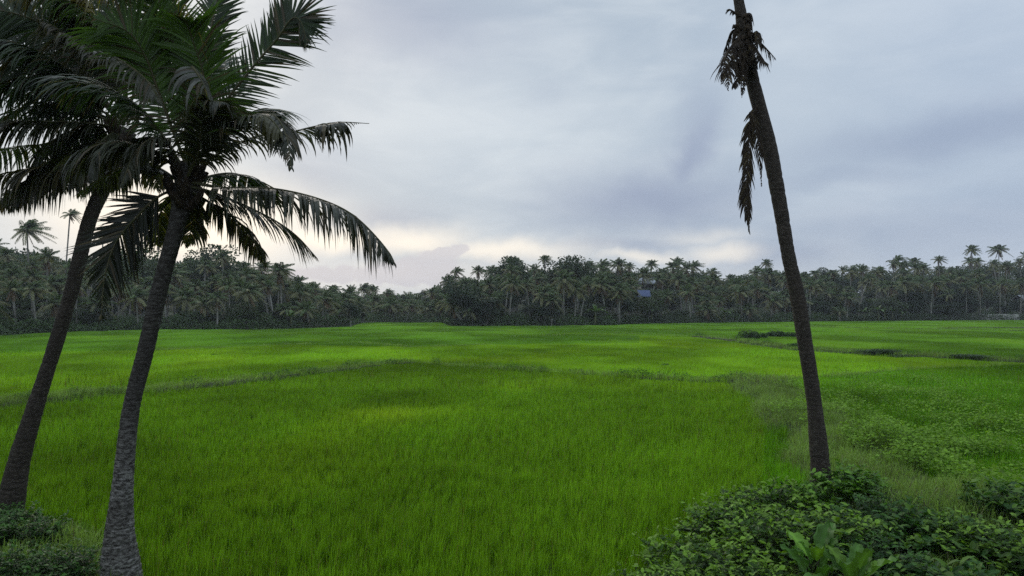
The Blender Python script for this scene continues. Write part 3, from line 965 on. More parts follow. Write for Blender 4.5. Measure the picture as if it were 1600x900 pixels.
# ------------------------------------------------------------------ far broadleaved trees
def tree_meshes(seed, R=4.0, Hc=6.0, nclump=26, per=190, leaf=0.34, tint=(0.032, 0.056, 0.020)):
    rng = np.random.default_rng(seed)
    cr = Acc(); tr = Acc()
    H0 = 2.6
    top = np.array([rng.normal(0, .4), rng.normal(0, .4), H0])
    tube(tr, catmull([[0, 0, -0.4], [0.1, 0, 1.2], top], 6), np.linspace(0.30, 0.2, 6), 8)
    for q in range(nclump):
        d = rdir(1, rng)[0]; d[2] = d[2] * 0.9 + 0.15
        c = np.array([0, 0, H0 + Hc * 0.42]) + d * np.array([R * 0.72, R * 0.72, Hc * 0.46]) * rng.uniform(0.5, 1.0)
        c[2] = max(c[2], 1.6)
        if q < 12: tube(tr, catmull([top, (top + c) / 2 + rng.normal(0, .25, 3), c], 5), np.linspace(0.12, 0.03, 5), 5)
        r = rng.uniform(0.8, 1.5) * R / 4
        dd = rdir(per, rng); P = c + dd * (rng.uniform(0.25, 1, (per, 1)) ** 0.45) * r * np.array([1.15, 1.15, .75])
        D = nrm(dd + rdir(per, rng)); N = nrm(dd * .6 + [0, 0, .7] + .6 * rdir(per, rng))
        l = leaf * rng.uniform(.6, 1.4, per)
        leaves(cr, P, D, N, l, l * .65, np.asarray(tint) * rng.uniform(.75, 1.3) * rng.uniform(.65, 1.4, (per, 1)), simple=True)
    return tr.mesh('tree_trunk', M_fartrunk, True), cr.mesh('tree_crown', M_far)


TREES = [tree_meshes(700 + i, *v) for i, v in enumerate(((4.0, 7.0), (4.6, 6.0), (3.2, 8.0), (4.2, 7.5), (5.0, 5.5)))]
TREES += [tree_meshes(720, 4.2, 6.5, 26, 190, .34, (0.05, 0.075, 0.026)), tree_meshes(721, 3.6, 7.0, 24, 190, .30, (0.024, 0.046, 0.02))]


def far_tree(px, ytop, Y, label, group, k=None, wide=1.0, name='broadleaf_tree', cat='tree', sink=0.0):
    x = at(px, 480, Y)[0]; z0 = float(gh(x, Y)) - sink; H = max(2.0, at(px, ytop, Y)[2] - z0)
    s = H / 9.3
    r = empty(name, (x, Y, z0), label, cat, group, random.uniform(0, 6.28))
    r.scale = (s * wide, s * wide, s)
    tr, cr = TREES[random.randrange(len(TREES)) if k is None else k]
    for nm, me in (('trunk', tr), ('crown', cr)):
        o = bpy.data.objects.new(nm, me); COL.objects.link(o); o.parent = r
    return r


NT = 0
for row, (d0, d1, f0, f1, step, wd) in enumerate(((4, 10, 0.18, 0.42, 38, 1.3), (16, 28, 0.34, 0.68, 34, 1.05), (34, 50, 0.55, 0.86, 33, 1.05), (60, 88, 0.66, 0.88, 27, 1.05))):
    px = -100.0
    while px < 1720:
        bay = 566 < px < 694
        Yd = float(edge_at(px)) + random.uniform(d0, d1) + (30 if bay and row == 0 else 0) + (55 if bay and row == 3 else 0)
        ty = float(interp(px, TOPS)); base = 480 + F * 3.9 / Yd; fr = random.uniform(f0, f1) * (0.84 if px < 560 else 1.0)
        if not (992 < px < 1024 and row == 0):
            far_tree(px, base - (base - ty) * fr, Yd,
                     ('low bushy tree under the palms ' if row == 0 else 'bushy tree massed among the palms ') + sector(px), 'broadleaved trees in the wood ' + sector(px),
                     wide=wd * (1.5 if row == 0 else 1.0))
            NT += 1
        px += random.uniform(.6, 1.4) * step
for px, yt, dd, k, w, lab in (
    (893, 393, 36, 1, 1.15, 'dark domed broadleaved tree topping the wooded rise'),
    (722, 440, 2, 6, 1.5, 'dark bushy tree at the left tip of the wooded rise'),
    (760, 462, 1, 6, 1.8, 'low dark bushy tree on the field edge at the left tip of the wooded rise'),
    (850, 466, 1, 6, 1.8, 'low dark bushy tree at the field edge below the domed treetop'),
    (1590, 466, 9, 6, 1.1, 'low dark tree in front of the pale-roofed house at the right edge'),
    (1024, 452, 4, 5, 0.9, 'bushy tree just right of the blue roof, hiding its edge'),
    (1012, 462, 2, 5, 1.3, 'bushy tree in front of the blue-roofed house'),
    (1014, 446, 16, 1, 0.9, 'bushy tree between the blue roof and the pale roof behind'),
    (975, 455, 3, 6, 1.2, 'dark bushy tree below and left of the blue roof'),
    (548, 470, -3, 6, 1.2, 'dark rounded bushy tree standing forward at the left of the hazy gap'),
    (800, 405, 34, 3, 1.1, 'leafy tree left of the domed treetop'),
    (945, 430, 20, 3, 1.2, 'leafy tree right below the domed treetop'),
    (385, 470, 3, 5, 1.3, 'bushy tree below the hanging frond right of the ringed trunk'),
    (330, 383, 36, 0, 1.0, 'tall leafy tree against the bright sky right of the ringed trunk'),
    (225, 375, 30, 5, 1.1, 'tall leafy tree on the skyline left of the ringed trunk'),
    (1490, 440, 8, 6, 1.6, 'wide dark spreading tree above the pale far wall'),
    (1425, 445, 8, 6, 1.5, 'wide dark spreading tree left of the pale far wall'),
):
    far_tree(px, yt, float(edge_at(px)) + dd, lab, None, k, w); NT += 1
print('trees', NT)


# undergrowth along the feet of the trees
def build_undergrowth():
    a = Acc(); n = 90000
    px = RNG.uniform(-130, 1730, n); d = RNG.uniform(-1.0, 1, n) ** 3 * 3 + RNG.exponential(7, n)
    Y = edge_at(px) + d - 0.2; x = (px - 800) / F * Y
    top = (0.5 + 2.6 * fbm(x * 0.25, Y * 0.25, 81, 3) ** 1.5) * sstep(-2, 4, d + 1.2) * 1.15
    z = gh(x, Y) + top * RNG.random(n) ** 0.7
    D = rdir(n); D[:, 2] = np.abs(D[:, 2]) * .6
    N = nrm(rdir(n) * .7 + [0, -.3, .8])
    l = RNG.uniform(0.22, 0.6, n)
    t = np.array([0.040, 0.070, 0.022]) * RNG.uniform(.55, 1.5, (n, 1)) * (0.65 + 0.8 * vnoise(x * .15, Y * .15, 85))[:, None]
    leaves(a, np.stack([x, Y, z], -1), D, N, l, l * .5, t, simple=True)
    tag(a.obj('undergrowth', M_far), kind='stuff')
    # woods that close the view beyond the last single trees
    b = Acc(); n = 110000
    px = RNG.uniform(-150, 1750, n); Y = edge_at(px) + RNG.uniform(80, 135, n); x = (px - 800) / F * Y
    ty = interp(px, TOPS) + 14 + 16 * fbm(x * .12, Y * .0 + 3, 87, 3)
    zt = EYE + (480 - ty) / F * Y; z0 = gh(x, Y)
    z = z0 + (zt - z0) * RNG.random(n) ** .6
    D = rdir(n); N = nrm(rdir(n) * .8 + [0, -.3, .7]); l = RNG.uniform(.5, 1.3, n)
    t = np.array([0.034, 0.056, 0.025]) * RNG.uniform(.6, 1.4, (n, 1))
    leaves(b, np.stack([x, Y, z], -1), D, N, l, l * .6, t, simple=True)
    tag(b.obj('far_wood', M_far), kind='stuff')


build_undergrowth()


# ------------------------------------------------------------------ banana plants and low young palms at the far edge
def banana_mesh(seed):
    rng = np.random.default_rng(seed); a = Acc(); s = Acc()
    tube(s, [[0, 0, -.2], [0, 0, 1.0], [0.05, 0, 2.0]], [0.16, .13, .09], 7, (0.12, 0.13, 0.06))
    for q in range(9):
        an = q * 2.4 + rng.uniform(-.3, .3); el = rng.uniform(.35, 1.3); L = rng.uniform(1.6, 2.3); n = 9; t = np.linspace(0, 1, n)
        d = np.array([math.cos(an) * math.cos(el), math.sin(an) * math.cos(el), math.sin(el)])
        C = np.array([0.05, 0, 1.9]) + np.outer(t * L, d) - np.outer(.5 * L * t ** 2.2, [0, 0, 1])
        T = nrm(np.gradient(C, axis=0)); S = nrm(np.cross(T, [0, 0, 1.])); w = .5 * np.sin(np.pi * np.clip(t * .85 + .12, 0, 1)) ** .7; w[0] = .03; w[-1] = .02
        V = np.stack([C - S * (w / 2)[:, None], C + [0, 0, -.05], C + S * (w / 2)[:, None]], 1)
        i = np.arange(n - 1)[:, None] * 3; j = np.arange(2)[None]
        a.add(V.reshape(-1, 3), None, np.stack([i + j, i + j + 1, i + 4 + j, i + 3 + j], -1).reshape(-1, 4), np.array([.10, .16, .05]) * rng.uniform(.7, 1.2))
    return s.mesh('banana_stem', M_far, True), a.mesh('banana_leaves', M_far, True)


BAN = [banana_mesh(i) for i in (31, 32, 33)]
for i, (px, sc, lab) in enumerate(((1372, 1.5, 'pale banana plant at the field edge left of the pale far wall'), (1382, 1.3, 'banana plant in the middle of the edge clump left of the pale far wall'),
                        (1394, 1.45, 'banana plant at the right of the edge clump left of the pale far wall'), (1408, 1.2, 'smaller banana plant last of the clump towards the pale far wall'),
                        (1018, 1.4, 'banana plant at the field edge under the blue roof'), (1132, 1.3, 'banana plant at the field edge behind the round field bushes'),
                        (930, 1.5, 'banana plant at the field edge below and right of the domed treetop'), (455, 1.1, 'banana plant at the field edge below the long drooping frond'),
                        (1350, 1.3, 'banana plant at the left end of the edge clump')))  :
    Yd = float(edge_at(px)) + 0.5; x = (px - 800) / F * Yd
    r = empty('banana_plant', (x, Yd, float(gh(x, Yd))), lab, 'banana plant', 'banana plants at the far field edge', random.uniform(0, 6), sc)
    for nm, me in zip(('stem', 'leaves'), BAN[i % 3]):
        o = bpy.data.objects.new(nm, me); COL.objects.link(o); o.parent = r
for px, yt, dy, lab in ((1312, 478, -2, 'low bright young palm at the field edge right of the bare-topped trunk'), (1170, 470, 1, 'low young palm at the field edge behind the round field bushes'),
                        (1105, 465, 1, 'low young palm at the field edge right of the blue roof'), (862, 452, 0, 'young palm with pale arching fronds in front of the wooded rise'),
                        (968, 440, 1, 'broad young palm in front of the wood left of the blue roof'), (340, 452, 2, 'young palm at the field edge right of the ringed trunk')):
    far_palm(px, yt, float(edge_at(px)) + dy, lab, 'young palms at the far field edge', 0.02, 0, 0.95)


# ------------------------------------------------------------------ houses glimpsed through the wood
M_blue = plain_mat('blue_roof_sheet', (0.06, 0.085, 0.17), 0.6)
M_zinc = plain_mat('pale_roof_sheet', (0.25, 0.27, 0.29), 0.7)
M_plaster = plain_mat('plaster', (0.55, 0.53, 0.50), 0.9, (0.38, 0.37, 0.34), 1.0)
M_dark = plain_mat('window_dark', (0.02, 0.022, 0.025), 0.2)
M_tile = plain_mat('clay_tile_roof', (0.16, 0.07, 0.045), 0.9, (0.24, 0.11, 0.07), 3.0)


def box(a, x0, x1, y0, y1, z0, z1, C=(1, 1, 1)):
    V = [(x, y, z) for z in (z0, z1) for y in (y0, y1) for x in (x0, x1)]
    a.add(V, None, [(0, 1, 3, 2)[::-1], (4, 5, 7, 6), (0, 1, 5, 4), (2, 3, 7, 6)[::-1], (0, 2, 6, 4)[::-1], (1, 3, 7, 5)], C)


def house(px, Y, w, d, h, z0, roofm, label, rz=0.0):
    x = (px - 800) / F * Y
    r = empty('house', (x, Y, z0), label, 'house', None, rz)
    a = Acc(); box(a, -w / 2, w / 2, 0, d, -1.5, h); a.obj('wall', M_plaster, r)
    a = Acc(); e = .5; rh = 1.5
    V = [(-w / 2 - e, -e, h), (w / 2 + e, -e, h), (w / 2 + e, d + e, h), (-w / 2 - e, d + e, h), (-w / 2 - e, d / 2, h + rh), (w / 2 + e, d / 2, h + rh)]
    V += [(p[0], p[1], p[2] + 0.1) for p in V]
    a.add(V, [(0, 4, 3), (1, 2, 5), (6, 9, 10), (7, 11, 8)], [(0, 1, 5, 4), (3, 4, 5, 2), (6, 10, 11, 7), (9, 8, 11, 10), (0, 6, 7, 1), (3, 2, 8, 9)])
    a.obj('roof', roofm, r)
    for wx in (-w * .3, w * .3):
        a = Acc(); box(a, wx - .5, wx + .5, -.06, .03, 1.0, 2.1)
        wn = a.obj('window', M_dark, r)
        a = Acc(); box(a, wx - .58, wx + .58, -.09, -.062, .93, 1.0); box(a, wx - .58, wx + .58, -.09, -.062, 2.1, 2.17)
        a.obj('frame', M_plaster, wn)
    a = Acc(); box(a, -.45, .45, -.06, .03, 0, 2.0); a.obj('door', M_dark, r)


Y = float(edge_at(1008)) + 8
house(1007, Y, 1.9, 3.0, at(1008, 464, Y)[2] - at(1008, 478, Y)[2], at(1008, 478, Y)[2], M_blue, 'small house with a blue sheet roof glimpsed through the wood')
Y = float(edge_at(1012)) + 24
house(1012, Y, 3.4, 5, 2.2, at(1012, 441, Y)[2] - 2.6, M_zinc, 'pale-roofed house higher up behind the blue-roofed one')
Y = float(edge_at(1595)) + 14
house(1612, Y, 4, 5, 2.6, at(1604, 468, Y)[2] - 2.8, M_zinc, 'pale-roofed house among the trunks at the right edge')
Y = float(edge_at(1520)) + 5
x0, x1 = (1458 - 800) / F * Y, (1592 - 800) / F * Y
a = Acc()
zb = float(gh((x0 + x1) / 2, Y))
box(a, x0, x1, Y, Y + .25, zb - .5, zb + 1.5)
w_ = a.obj('boundary_wall', M_plaster); tag(w_, 'long low pale wall glimpsed between the trunks at the right field edge', 'wall')
a = Acc(); box(a, x0 - .1, x1 + .1, Y - .06, Y + .31, zb + 1.505, zb + 1.6); a.obj('coping', M_plaster, w_)


# ------------------------------------------------------------------ the three near palms
def big_trunk(name_parent, pix, Yb, Yt, widths, mat, seed, sides=28):
    """pix: centre line pixels from base to top; widths in pixels"""
    rng = np.random.default_rng(seed)
    k = len(pix); Ys = np.linspace(Yb, Yt, k)
    P = np.array([at(p[0], p[1], y) for p, y in zip(pix, Ys)])
    R = np.array([w / 2 * y / F for w, y in zip(widths, Ys)])
    n = 260
    C = catmull(P, n); Rr = catmull(np.stack([R, R, R], -1), n)[:, 0]
    s = np.concatenate([[0], np.cumsum(np.linalg.norm(np.diff(C, axis=0), axis=1))])
    ph = (s / 0.085 + 0.3 * np.sin(s * 5)) % 1.0
    ring = 0.035 * (ph - 0.5) - 0.05 * np.exp(-(ph / 0.10) ** 2)
    an = np.arange(sides)
    wob = 1 + ring[:, None] + 0.05 * (fbm(s[:, None] * 6 + 0 * an, an[None] * 0.5 + 0 * s[:, None], seed, 3) - .5) + 0.10 * (vnoise(s[:, None] * 1.6 + 0 * an, 0 * s[:, None] + an * 0.0, seed + 5) - .5)
    a = Acc(); tube(a, C, Rr, sides, wob=wob)
    return a, C, Rr


def frond(parent, path, L=0.75, nper=70, gravity=0.5, side=(0, 0, 1), tint=(0.03, 0.055, 0.018), w=0.034, sweep=0.55, start=0.12, rib=0.022, seed=0, name='frond',
          miss=0.10, mat=None, tipL=0.16, rag=0.17, curl=0.0, clumpf=0.42, one_side=0):
    """one pinnate leaf along a 3-D path (list of xyz); leaflets leave both sides and hang by gravity"""
    rng = np.random.default_rng(seed + 1000)
    n = 60; C = catmull(path, n)
    a = Acc()
    tube(a, C, np.linspace(rib, 0.004, n), 6, (0.075, 0.08, 0.035) if mat is None else (0.06, 0.045, 0.03), mat=1, cap=False)
    T = nrm(np.gradient(C, axis=0))
    up = nrm(np.asarray(side, float))
    segs = 6
    for sd in (-1, 1):
        if one_side and sd != one_side: continue
        nper = int(nper * 1.25) if sd == -1 else nper
        s = np.linspace(start, 0.995, nper) + rng.uniform(-.3, .3, nper) / nper
        keep = rng.random(nper) > miss; s = np.clip(s[keep], 0, 1); m = len(s)
        idx = s * (n - 1); i0 = np.minimum(idx.astype(int), n - 2); u = (idx - i0)[:, None]
        B = C[i0] * (1 - u) + C[i0 + 1] * u; Tt = T[i0]
        S = nrm(np.cross(Tt, up)) * sd; Nn = np.cross(S, Tt) * -sd
        env = (np.sin(np.pi * np.clip(0.16 + 0.62 * s, 0, 1)) ** 0.7) * (1 - (1 - tipL) * sstep(0.66, 1.0, s))
        grp = np.repeat(rng.normal(0, 1, (m // 5 + 2, 3)), 5, axis=0)[:m]
        ln = L * env * rng.uniform(1 - 2 * rag, 1 + rag * .5, m)
        D = nrm(S * (1 - 0.3 * s)[:, None] + Tt * (sweep + 0.5 * s ** 2)[:, None] + Nn * 0.22 + 0.05 * rdir(m, rng) + clumpf * 0.2 * grp)
        grav = gravity * rng.uniform(.75, 1.3, m) * (1 + clumpf * grp[:, 0] * .5).clip(.3, 2)
        P = B.copy(); pts = [P]; 
        for k in range(segs):
            P = P + D * (ln / segs)[:, None]; pts.append(P)
            D = nrm(D + np.array([0, 0, -1.0]) * (grav * (0.12 + 0.11 * k))[:, None] + rng.normal(0, .03, (m, 3)))
        pts = np.stack(pts, 1)                         # m, segs+1, 3
        tg = nrm(np.gradient(pts, axis=1))
        ref = nrm(Nn + 0.35 * rdir(m, rng))[:, None, :]
        wd = nrm(np.cross(tg, ref))
        wp = w * np.array([.55, .95, 1, .92, .75, .45, .05]) * 0.5
        ww = wp[None, :, None] * rng.uniform(.75, 1.2, (m, 1, 1)) * (0.6 + 0.4 * env)[:, None, None]
        V = np.stack([pts - wd * ww, pts + wd * ww], 2)  # m, segs+1, 2, 3
        k2 = 2 * (segs + 1)
        off = (np.arange(m) * k2)[:, None, None]
        q = np.array([[2 * k, 2 * k + 1, 2 * k + 3, 2 * k + 2] for k in range(segs)])[None] + off
        t = np.asarray(tint) * rng.uniform(.65, 1.4, (m, 1))
        br = rng.random(m) < 0.13
        t[br] = np.array([0.09, 0.07, 0.035]) * rng.uniform(.6, 1.2, (br.sum(), 1))
        a.add(V.reshape(-1, 3), None, q.reshape(-1, 4), np.repeat(t, k2, axis=0))
    return a.obj(name, [mat or M_frond, M_rachis if mat is None else M_fibre], parent)


def pth(pix, Ys):
    if not isinstance(Ys, (list, tuple)): Ys = [Ys] * len(pix)
    if len(Ys) == 2: Ys = list(np.linspace(Ys[0], Ys[1], len(pix)))
    return [at(p[0], p[1], y) for p, y in zip(pix, Ys)]


def rel(o, base):
    o.data.transform(__import__('mathutils').Matrix.Translation((-base[0], -base[1], -base[2])))
    return o


CAMDIR = (0, -1, 0.12)

# --- the ringed palm (middle left)
b2 = at(190, 893, 9.4); b2[2] = float(gh(b2[0], b2[1]))
P2 = empty('coconut_palm', b2, 'near coconut palm with pale ringed trunk and full crown, second leaning trunk from the left', 'palm tree', 'three near coconut palms')
a, C2, R2 = big_trunk(P2, [(188, 925), (188, 889), (187, 850), (188, 811), (195, 722), (206, 633), (227, 550), (250, 450), (277, 350), (288, 300), (293, 255)], 9.4, 9.7,
                      [72, 61, 49, 40, 28, 25, 24, 24, 26, 34, 32], M_bark_pale, 3)
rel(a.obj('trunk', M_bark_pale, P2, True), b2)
G1 = (0.026, 0.046, 0.014); G2 = (0.040, 0.044, 0.024); G3 = (0.060, 0.115, 0.018); YL = (0.30, 0.21, 0.03)


def f2(pix, Ys, **k): rel(frond(P2, pth(pix, Ys), **k), b2)


f2([(298, 285), (355, 294), (425, 295), (495, 310), (550, 335), (595, 378), (616, 411)], (9.6, 8.9), L=0.88, nper=125, gravity=1.5, seed=1, tint=G2, miss=.12, rag=.2, tipL=.12)
f2([(298, 292), (330, 300), (380, 320), (430, 345), (465, 370), (496, 404)], (9.6, 10.2), L=0.72, nper=70, gravity=.55, seed=2, tint=G2, sweep=.8)
f2([(300, 300), (330, 318), (365, 340), (395, 375), (416, 416)], (9.6, 10.6), L=0.55, nper=60, gravity=.9, seed=3, tint=G2)
f2([(300, 270), (345, 238), (400, 214), (440, 210), (490, 198), (530, 191), (577, 193)], (9.7, 9.9), L=0.50, nper=60, gravity=1.0, seed=4, tint=(.04, .045, .022), miss=.25, start=.1, tipL=.02, name='frond')
f2([(497, 197), (508, 195), (520, 194), (533, 192)], (9.8, 9.8), L=0.62, nper=9, gravity=3.0, seed=41, tint=(.035, .035, .02), start=.0, tipL=.8, w=.05, sweep=0.1)
f2([(296, 270), (300, 240), (350, 200), (400, 180), (430, 182), (448, 215), (455, 262)], (9.6, 8.7), L=0.62, nper=80, gravity=.9, seed=5, tint=G2)
f2([(296, 262), (330, 190), (395, 105), (432, 62), (455, 30), (470, 34), (480, 66)], (9.7, 9.5), L=0.64, nper=100, gravity=.10, seed=6, side=CAMDIR, tint=G1, miss=.07)
f2([(294, 255), (312, 130), (327, 57), (342, -10), (362, -90)], (9.7, 9.9), L=0.50, nper=85, gravity=.04, seed=7, side=CAMDIR, tint=G1)
f2([(292, 255), (290, 160), (283, 110), (267, 57), (240, -10), (200, -60)], (9.6, 9.2), L=0.70, nper=90, gravity=.14, seed=8, side=CAMDIR, tint=G3)
f2([(292, 262), (325, 185), (345, 130), (352, 100), (350, 85)], (9.8, 11.3), L=0.7, nper=75, gravity=.35, seed=9, side=CAMDIR, tint=G1)
f2([(294, 265), (345, 215), (385, 180), (420, 170), (440, 190)], (9.8, 11.3), L=0.75, nper=70, gravity=.5, seed=10, tint=G1)
f2([(292, 262), (250, 150), (228, 90), (200, 50), (150, 30)], (9.6, 8.9), L=0.85, nper=80, gravity=.35, seed=11, side=CAMDIR, tint=G3)
f2([(290, 268), (235, 185), (190, 150), (130, 130), (80, 150)], (9.6, 9.3), L=0.85, nper=80, gravity=.6, seed=12, tint=G1)
f2([(288, 275), (240, 235), (190, 222), (135, 232), (85, 262)], (9.6, 9.2), L=0.8, nper=80, gravity=1.0, seed=13, tint=G2)
f2([(288, 290), (245, 262), (205, 262), (160, 280), (120, 305)], (9.7, 10.3), L=0.55, nper=70, gravity=1.0, seed=14, tint=G2)
f2([(288, 296), (262, 300), (237, 315), (213, 340), (197, 357), (177, 387), (163, 437), (158, 500)], (9.6, 9.5), L=0.78, nper=85, gravity=.06, seed=15, side=CAMDIR, tint=(.016, .020, .011), sweep=.8, start=.22, w=.03)
f2([(290, 295), (270, 310), (252, 330), (246, 360), (250, 385)], (9.8, 10.4), L=0.42, nper=45, gravity=.8, seed=16, tint=(.11, .12, .03))
f2([(295, 298), (302, 320), (300, 350), (292, 385)], (9.8, 10.4), L=0.40, nper=45, gravity=1.0, seed=17, tint=(.06, .07, .025))
f2([(296, 290), (330, 275), (370, 272), (410, 290), (440, 322)], (9.7, 11.4), L=0.6, nper=65, gravity=.8, seed=18, tint=G1)
f2([(292, 255), (285, 90), (265, -20), (225, -45), (170, -40), (120, -10)], (9.6, 8.9), L=0.95, nper=85, gravity=1.6, seed=19, tint=(.16, .14, .025), miss=.3)
f2([(292, 260), (262, 180), (250, 110), (258, 60), (262, 20)], (9.8, 10.8), L=0.8, nper=70, gravity=.3, seed=20, side=CAMDIR, tint=G1)
f2([(296, 268), (318, 190), (318, 120), (300, 60), (290, 30)], (9.7, 8.9), L=0.8, nper=70, gravity=.4, seed=21, side=CAMDIR, tint=G3)
f2([(294, 275), (310, 235), (316, 190), (330, 160), (352, 160)], (9.5, 8.8), L=0.7, nper=60, gravity=.9, seed=22, tint=G2)
f2([(290, 270), (262, 225), (240, 215), (210, 240), (190, 290)], (9.7, 9.0), L=0.6, nper=60, gravity=1.1, seed=23, tint=G2)
f2([(300, 105), (306, 112), (314, 125), (322, 140)], (9.0, 8.9), L=0.62, nper=9, gravity=3.0, seed=24, tint=(.11, .11, .09), start=0, w=.04, sweep=.1)
f2([(150, 80), (190, 96), (230, 126), (250, 160)], (9.3, 9.0), L=0.5, nper=30, gravity=1.6, seed=25, tint=(.10, .10, .075), start=0, miss=.3)
f2([(412, 182), (422, 186), (432, 196), (440, 210)], (8.75, 8.7), L=0.55, nper=30, gravity=3.0, seed=26, tint=(.09, .085, .035), start=0, w=.035, sweep=.2)
# sheaths: fibrous stubs wrapped round the crown shaft
a = Acc(); rng = np.random.default_rng(77)
for q in range(16):
    an = q * 2.4; z = rng.uniform(-.5, .45)
    c0 = at(290, 300, 9.65) + np.array([0.05 * math.cos(an), 0.05 * math.sin(an), z * .5])
    c1 = c0 + np.array([math.cos(an) * .22, math.sin(an) * .22, .26 + rng.uniform(-.1, .1)])
    tube(a, catmull([c0, (c0 + c1) / 2 + [0, 0, -.03], c1], 6), [.07, .065, .06, .05, .04, .02], 6)
rel(a.obj('leaf_sheaths', M_fibre, P2), b2)

# --- the leftmost palm
b1_ = at(14, 790, 12.6); b1_[2] = float(gh(b1_[0], b1_[1]))
P1 = empty('coconut_palm', b1_, 'near coconut palm at the left edge with brown leaning trunk and fronds filling the corner', 'palm tree', 'three near coconut palms')
a, C1, R1 = big_trunk(P1, [(10, 810), (18, 780), (30, 720), (56, 633), (83, 550), (113, 450), (138, 350), (158, 300), (180, 245), (196, 205)], 12.6, 12.9, [44, 39, 31, 25, 21, 21, 21, 24, 26, 26], M_bark, 5)
rel(a.obj('trunk', M_bark, P1, True), b1_)


def f1(pix, Ys, **k): rel(frond(P1, pth(pix, Ys), **k), b1_)


f1([(195, 200), (130, 192), (60, 190), (0, 192), (-90, 220)], (12.9, 12.0), L=0.95, nper=90, gravity=1.0, seed=31, tint=G2)
f1([(195, 208), (150, 240), (100, 258), (40, 264), (-50, 285)], (12.9, 12.2), L=1.05, nper=85, gravity=2.2, seed=32, tint=(.05, .045, .022), w=.045)
f1([(192, 195), (130, 155), (60, 120), (0, 98), (-70, 85)], (12.9, 12.6), L=1.0, nper=85, gravity=.3, seed=33, side=CAMDIR, tint=G1)
f1([(194, 190), (150, 90), (110, 30), (80, -50)], (12.9, 13.3), L=1.0, nper=80, gravity=.2, seed=34, side=CAMDIR, tint=G1)
f1([(196, 188), (190, 80), (175, 0), (150, -70)], (12.9, 13.2), L=1.0, nper=80, gravity=.2, seed=35, side=CAMDIR, tint=G1)
f1([(198, 188), (228, 70), (240, -10), (255, -60)], (12.9, 13.4), L=0.9, nper=80, gravity=.2, seed=36, side=CAMDIR, tint=G1)
f1([(200, 195), (192, 120), (145, 83), (100, 52), (58, 27)], (12.8, 11.6), L=0.8, nper=70, gravity=1.3, seed=37, tint=(.09, .085, .06), miss=.15)
f1([(192, 190), (100, 100), (40, 30), (-30, -20)], (12.9, 13.5), L=1.0, nper=80, gravity=.3, seed=38, side=CAMDIR, tint=G1)
f1([(190, 190), (90, 60), (20, 20), (-60, 20)], (12.9, 12.1), L=1.0, nper=80, gravity=.5, seed=39, side=CAMDIR, tint=G1)
f1([(192, 205), (160, 225), (120, 262), (100, 300)], (12.9, 13.6), L=0.8, nper=60, gravity=1.1, seed=40, tint=G2)
f1([(198, 205), (222, 228), (240, 262), (250, 300)], (12.9, 13.6), L=0.6, nper=55, gravity=1.1, seed=42, tint=G2)
f1([(190, 200), (130, 215), (70, 225), (0, 235), (-80, 260)], (13.0, 14.2), L=1.0, nper=85, gravity=1.1, seed=43, tint=G1)
f1([(190, 195), (120, 120), (60, 90), (-10, 130), (-60, 180)], (13.0, 13.9), L=1.0, nper=80, gravity=.7, seed=44, tint=G1)
f1([(198, 195), (240, 130), (262, 100), (300, 90), (335, 110)], (13.0, 13.6), L=0.9, nper=80, gravity=.5, seed=45, side=CAMDIR, tint=G1)
f1([(196, 190), (165, 60), (120, -10), (60, -30), (0, -10)], (12.8, 11.7), L=1.1, nper=90, gravity=1.3, seed=46, tint=(.13, .11, .03), miss=.2)
f1([(192, 204), (140, 232), (80, 262), (20, 300), (-20, 345)], (12.9, 13.2), L=0.6, nper=70, gravity=1.4, seed=47, tint=(.04, .035, .02), w=.05)
f1([(192, 200), (100, 150), (30, 60), (-20, 0)], (12.9, 13.0), L=1.1, nper=85, gravity=.4, seed=48, side=CAMDIR, tint=G1)
f1([(195, 195), (145, 130), (120, 60), (130, 0), (140, -30)], (12.9, 13.6), L=1.0, nper=80, gravity=.3, seed=49, side=CAMDIR, tint=G1)
for q, (pix, Yz, Lq, gq, tq) in enumerate((
    ([(192, 205), (140, 225), (70, 262), (0, 318)], 12.4, 1.0, 2.0, G2), ([(190, 205), (120, 235), (50, 285), (15, 330)], 13.4, .7, 2.2, G2),
    ([(192, 195), (130, 170), (60, 165), (-30, 200)], 13.7, 1.0, 1.2, G1), ([(192, 190), (120, 130), (50, 120), (-30, 150)], 12.2, 1.1, 1.2, G1),
    ([(192, 188), (110, 110), (30, 70), (-50, 60)], 12.0, 1.1, .9, G1), ([(194, 186), (140, 80), (60, 30), (-10, 40)], 13.8, 1.1, .9, G1),
    ([(196, 186), (170, 70), (130, 20), (70, -5)], 12.3, 1.1, 1.0, G3), ([(192, 200), (140, 200), (90, 225), (60, 270)], 13.9, .9, 1.6, G2),
    ([(194, 200), (165, 215), (140, 245), (130, 285)], 12.2, .7, 1.8, G2), ([(196, 205), (200, 235), (190, 265), (175, 300)], 13.3, .45, 1.8, G2))):
    f1(pix, (12.9, Yz), L=Lq, nper=85, gravity=gq, seed=110 + q, tint=tq, w=.042)
a = Acc()
for q in range(12):
    an = q * 2.4; c0 = at(190, 222, 12.9) + np.array([0.05 * math.cos(an), 0.05 * math.sin(an), rng.uniform(-.3, .2)])
    c1 = c0 + np.array([math.cos(an) * .25, math.sin(an) * .25, .28])
    tube(a, catmull([c0, (c0 + c1) / 2 + [0, 0, -.03], c1], 6), [.08, .075, .065, .055, .04, .02], 6)
rel(a.obj('leaf_sheaths', M_fibre, P1), b1_)

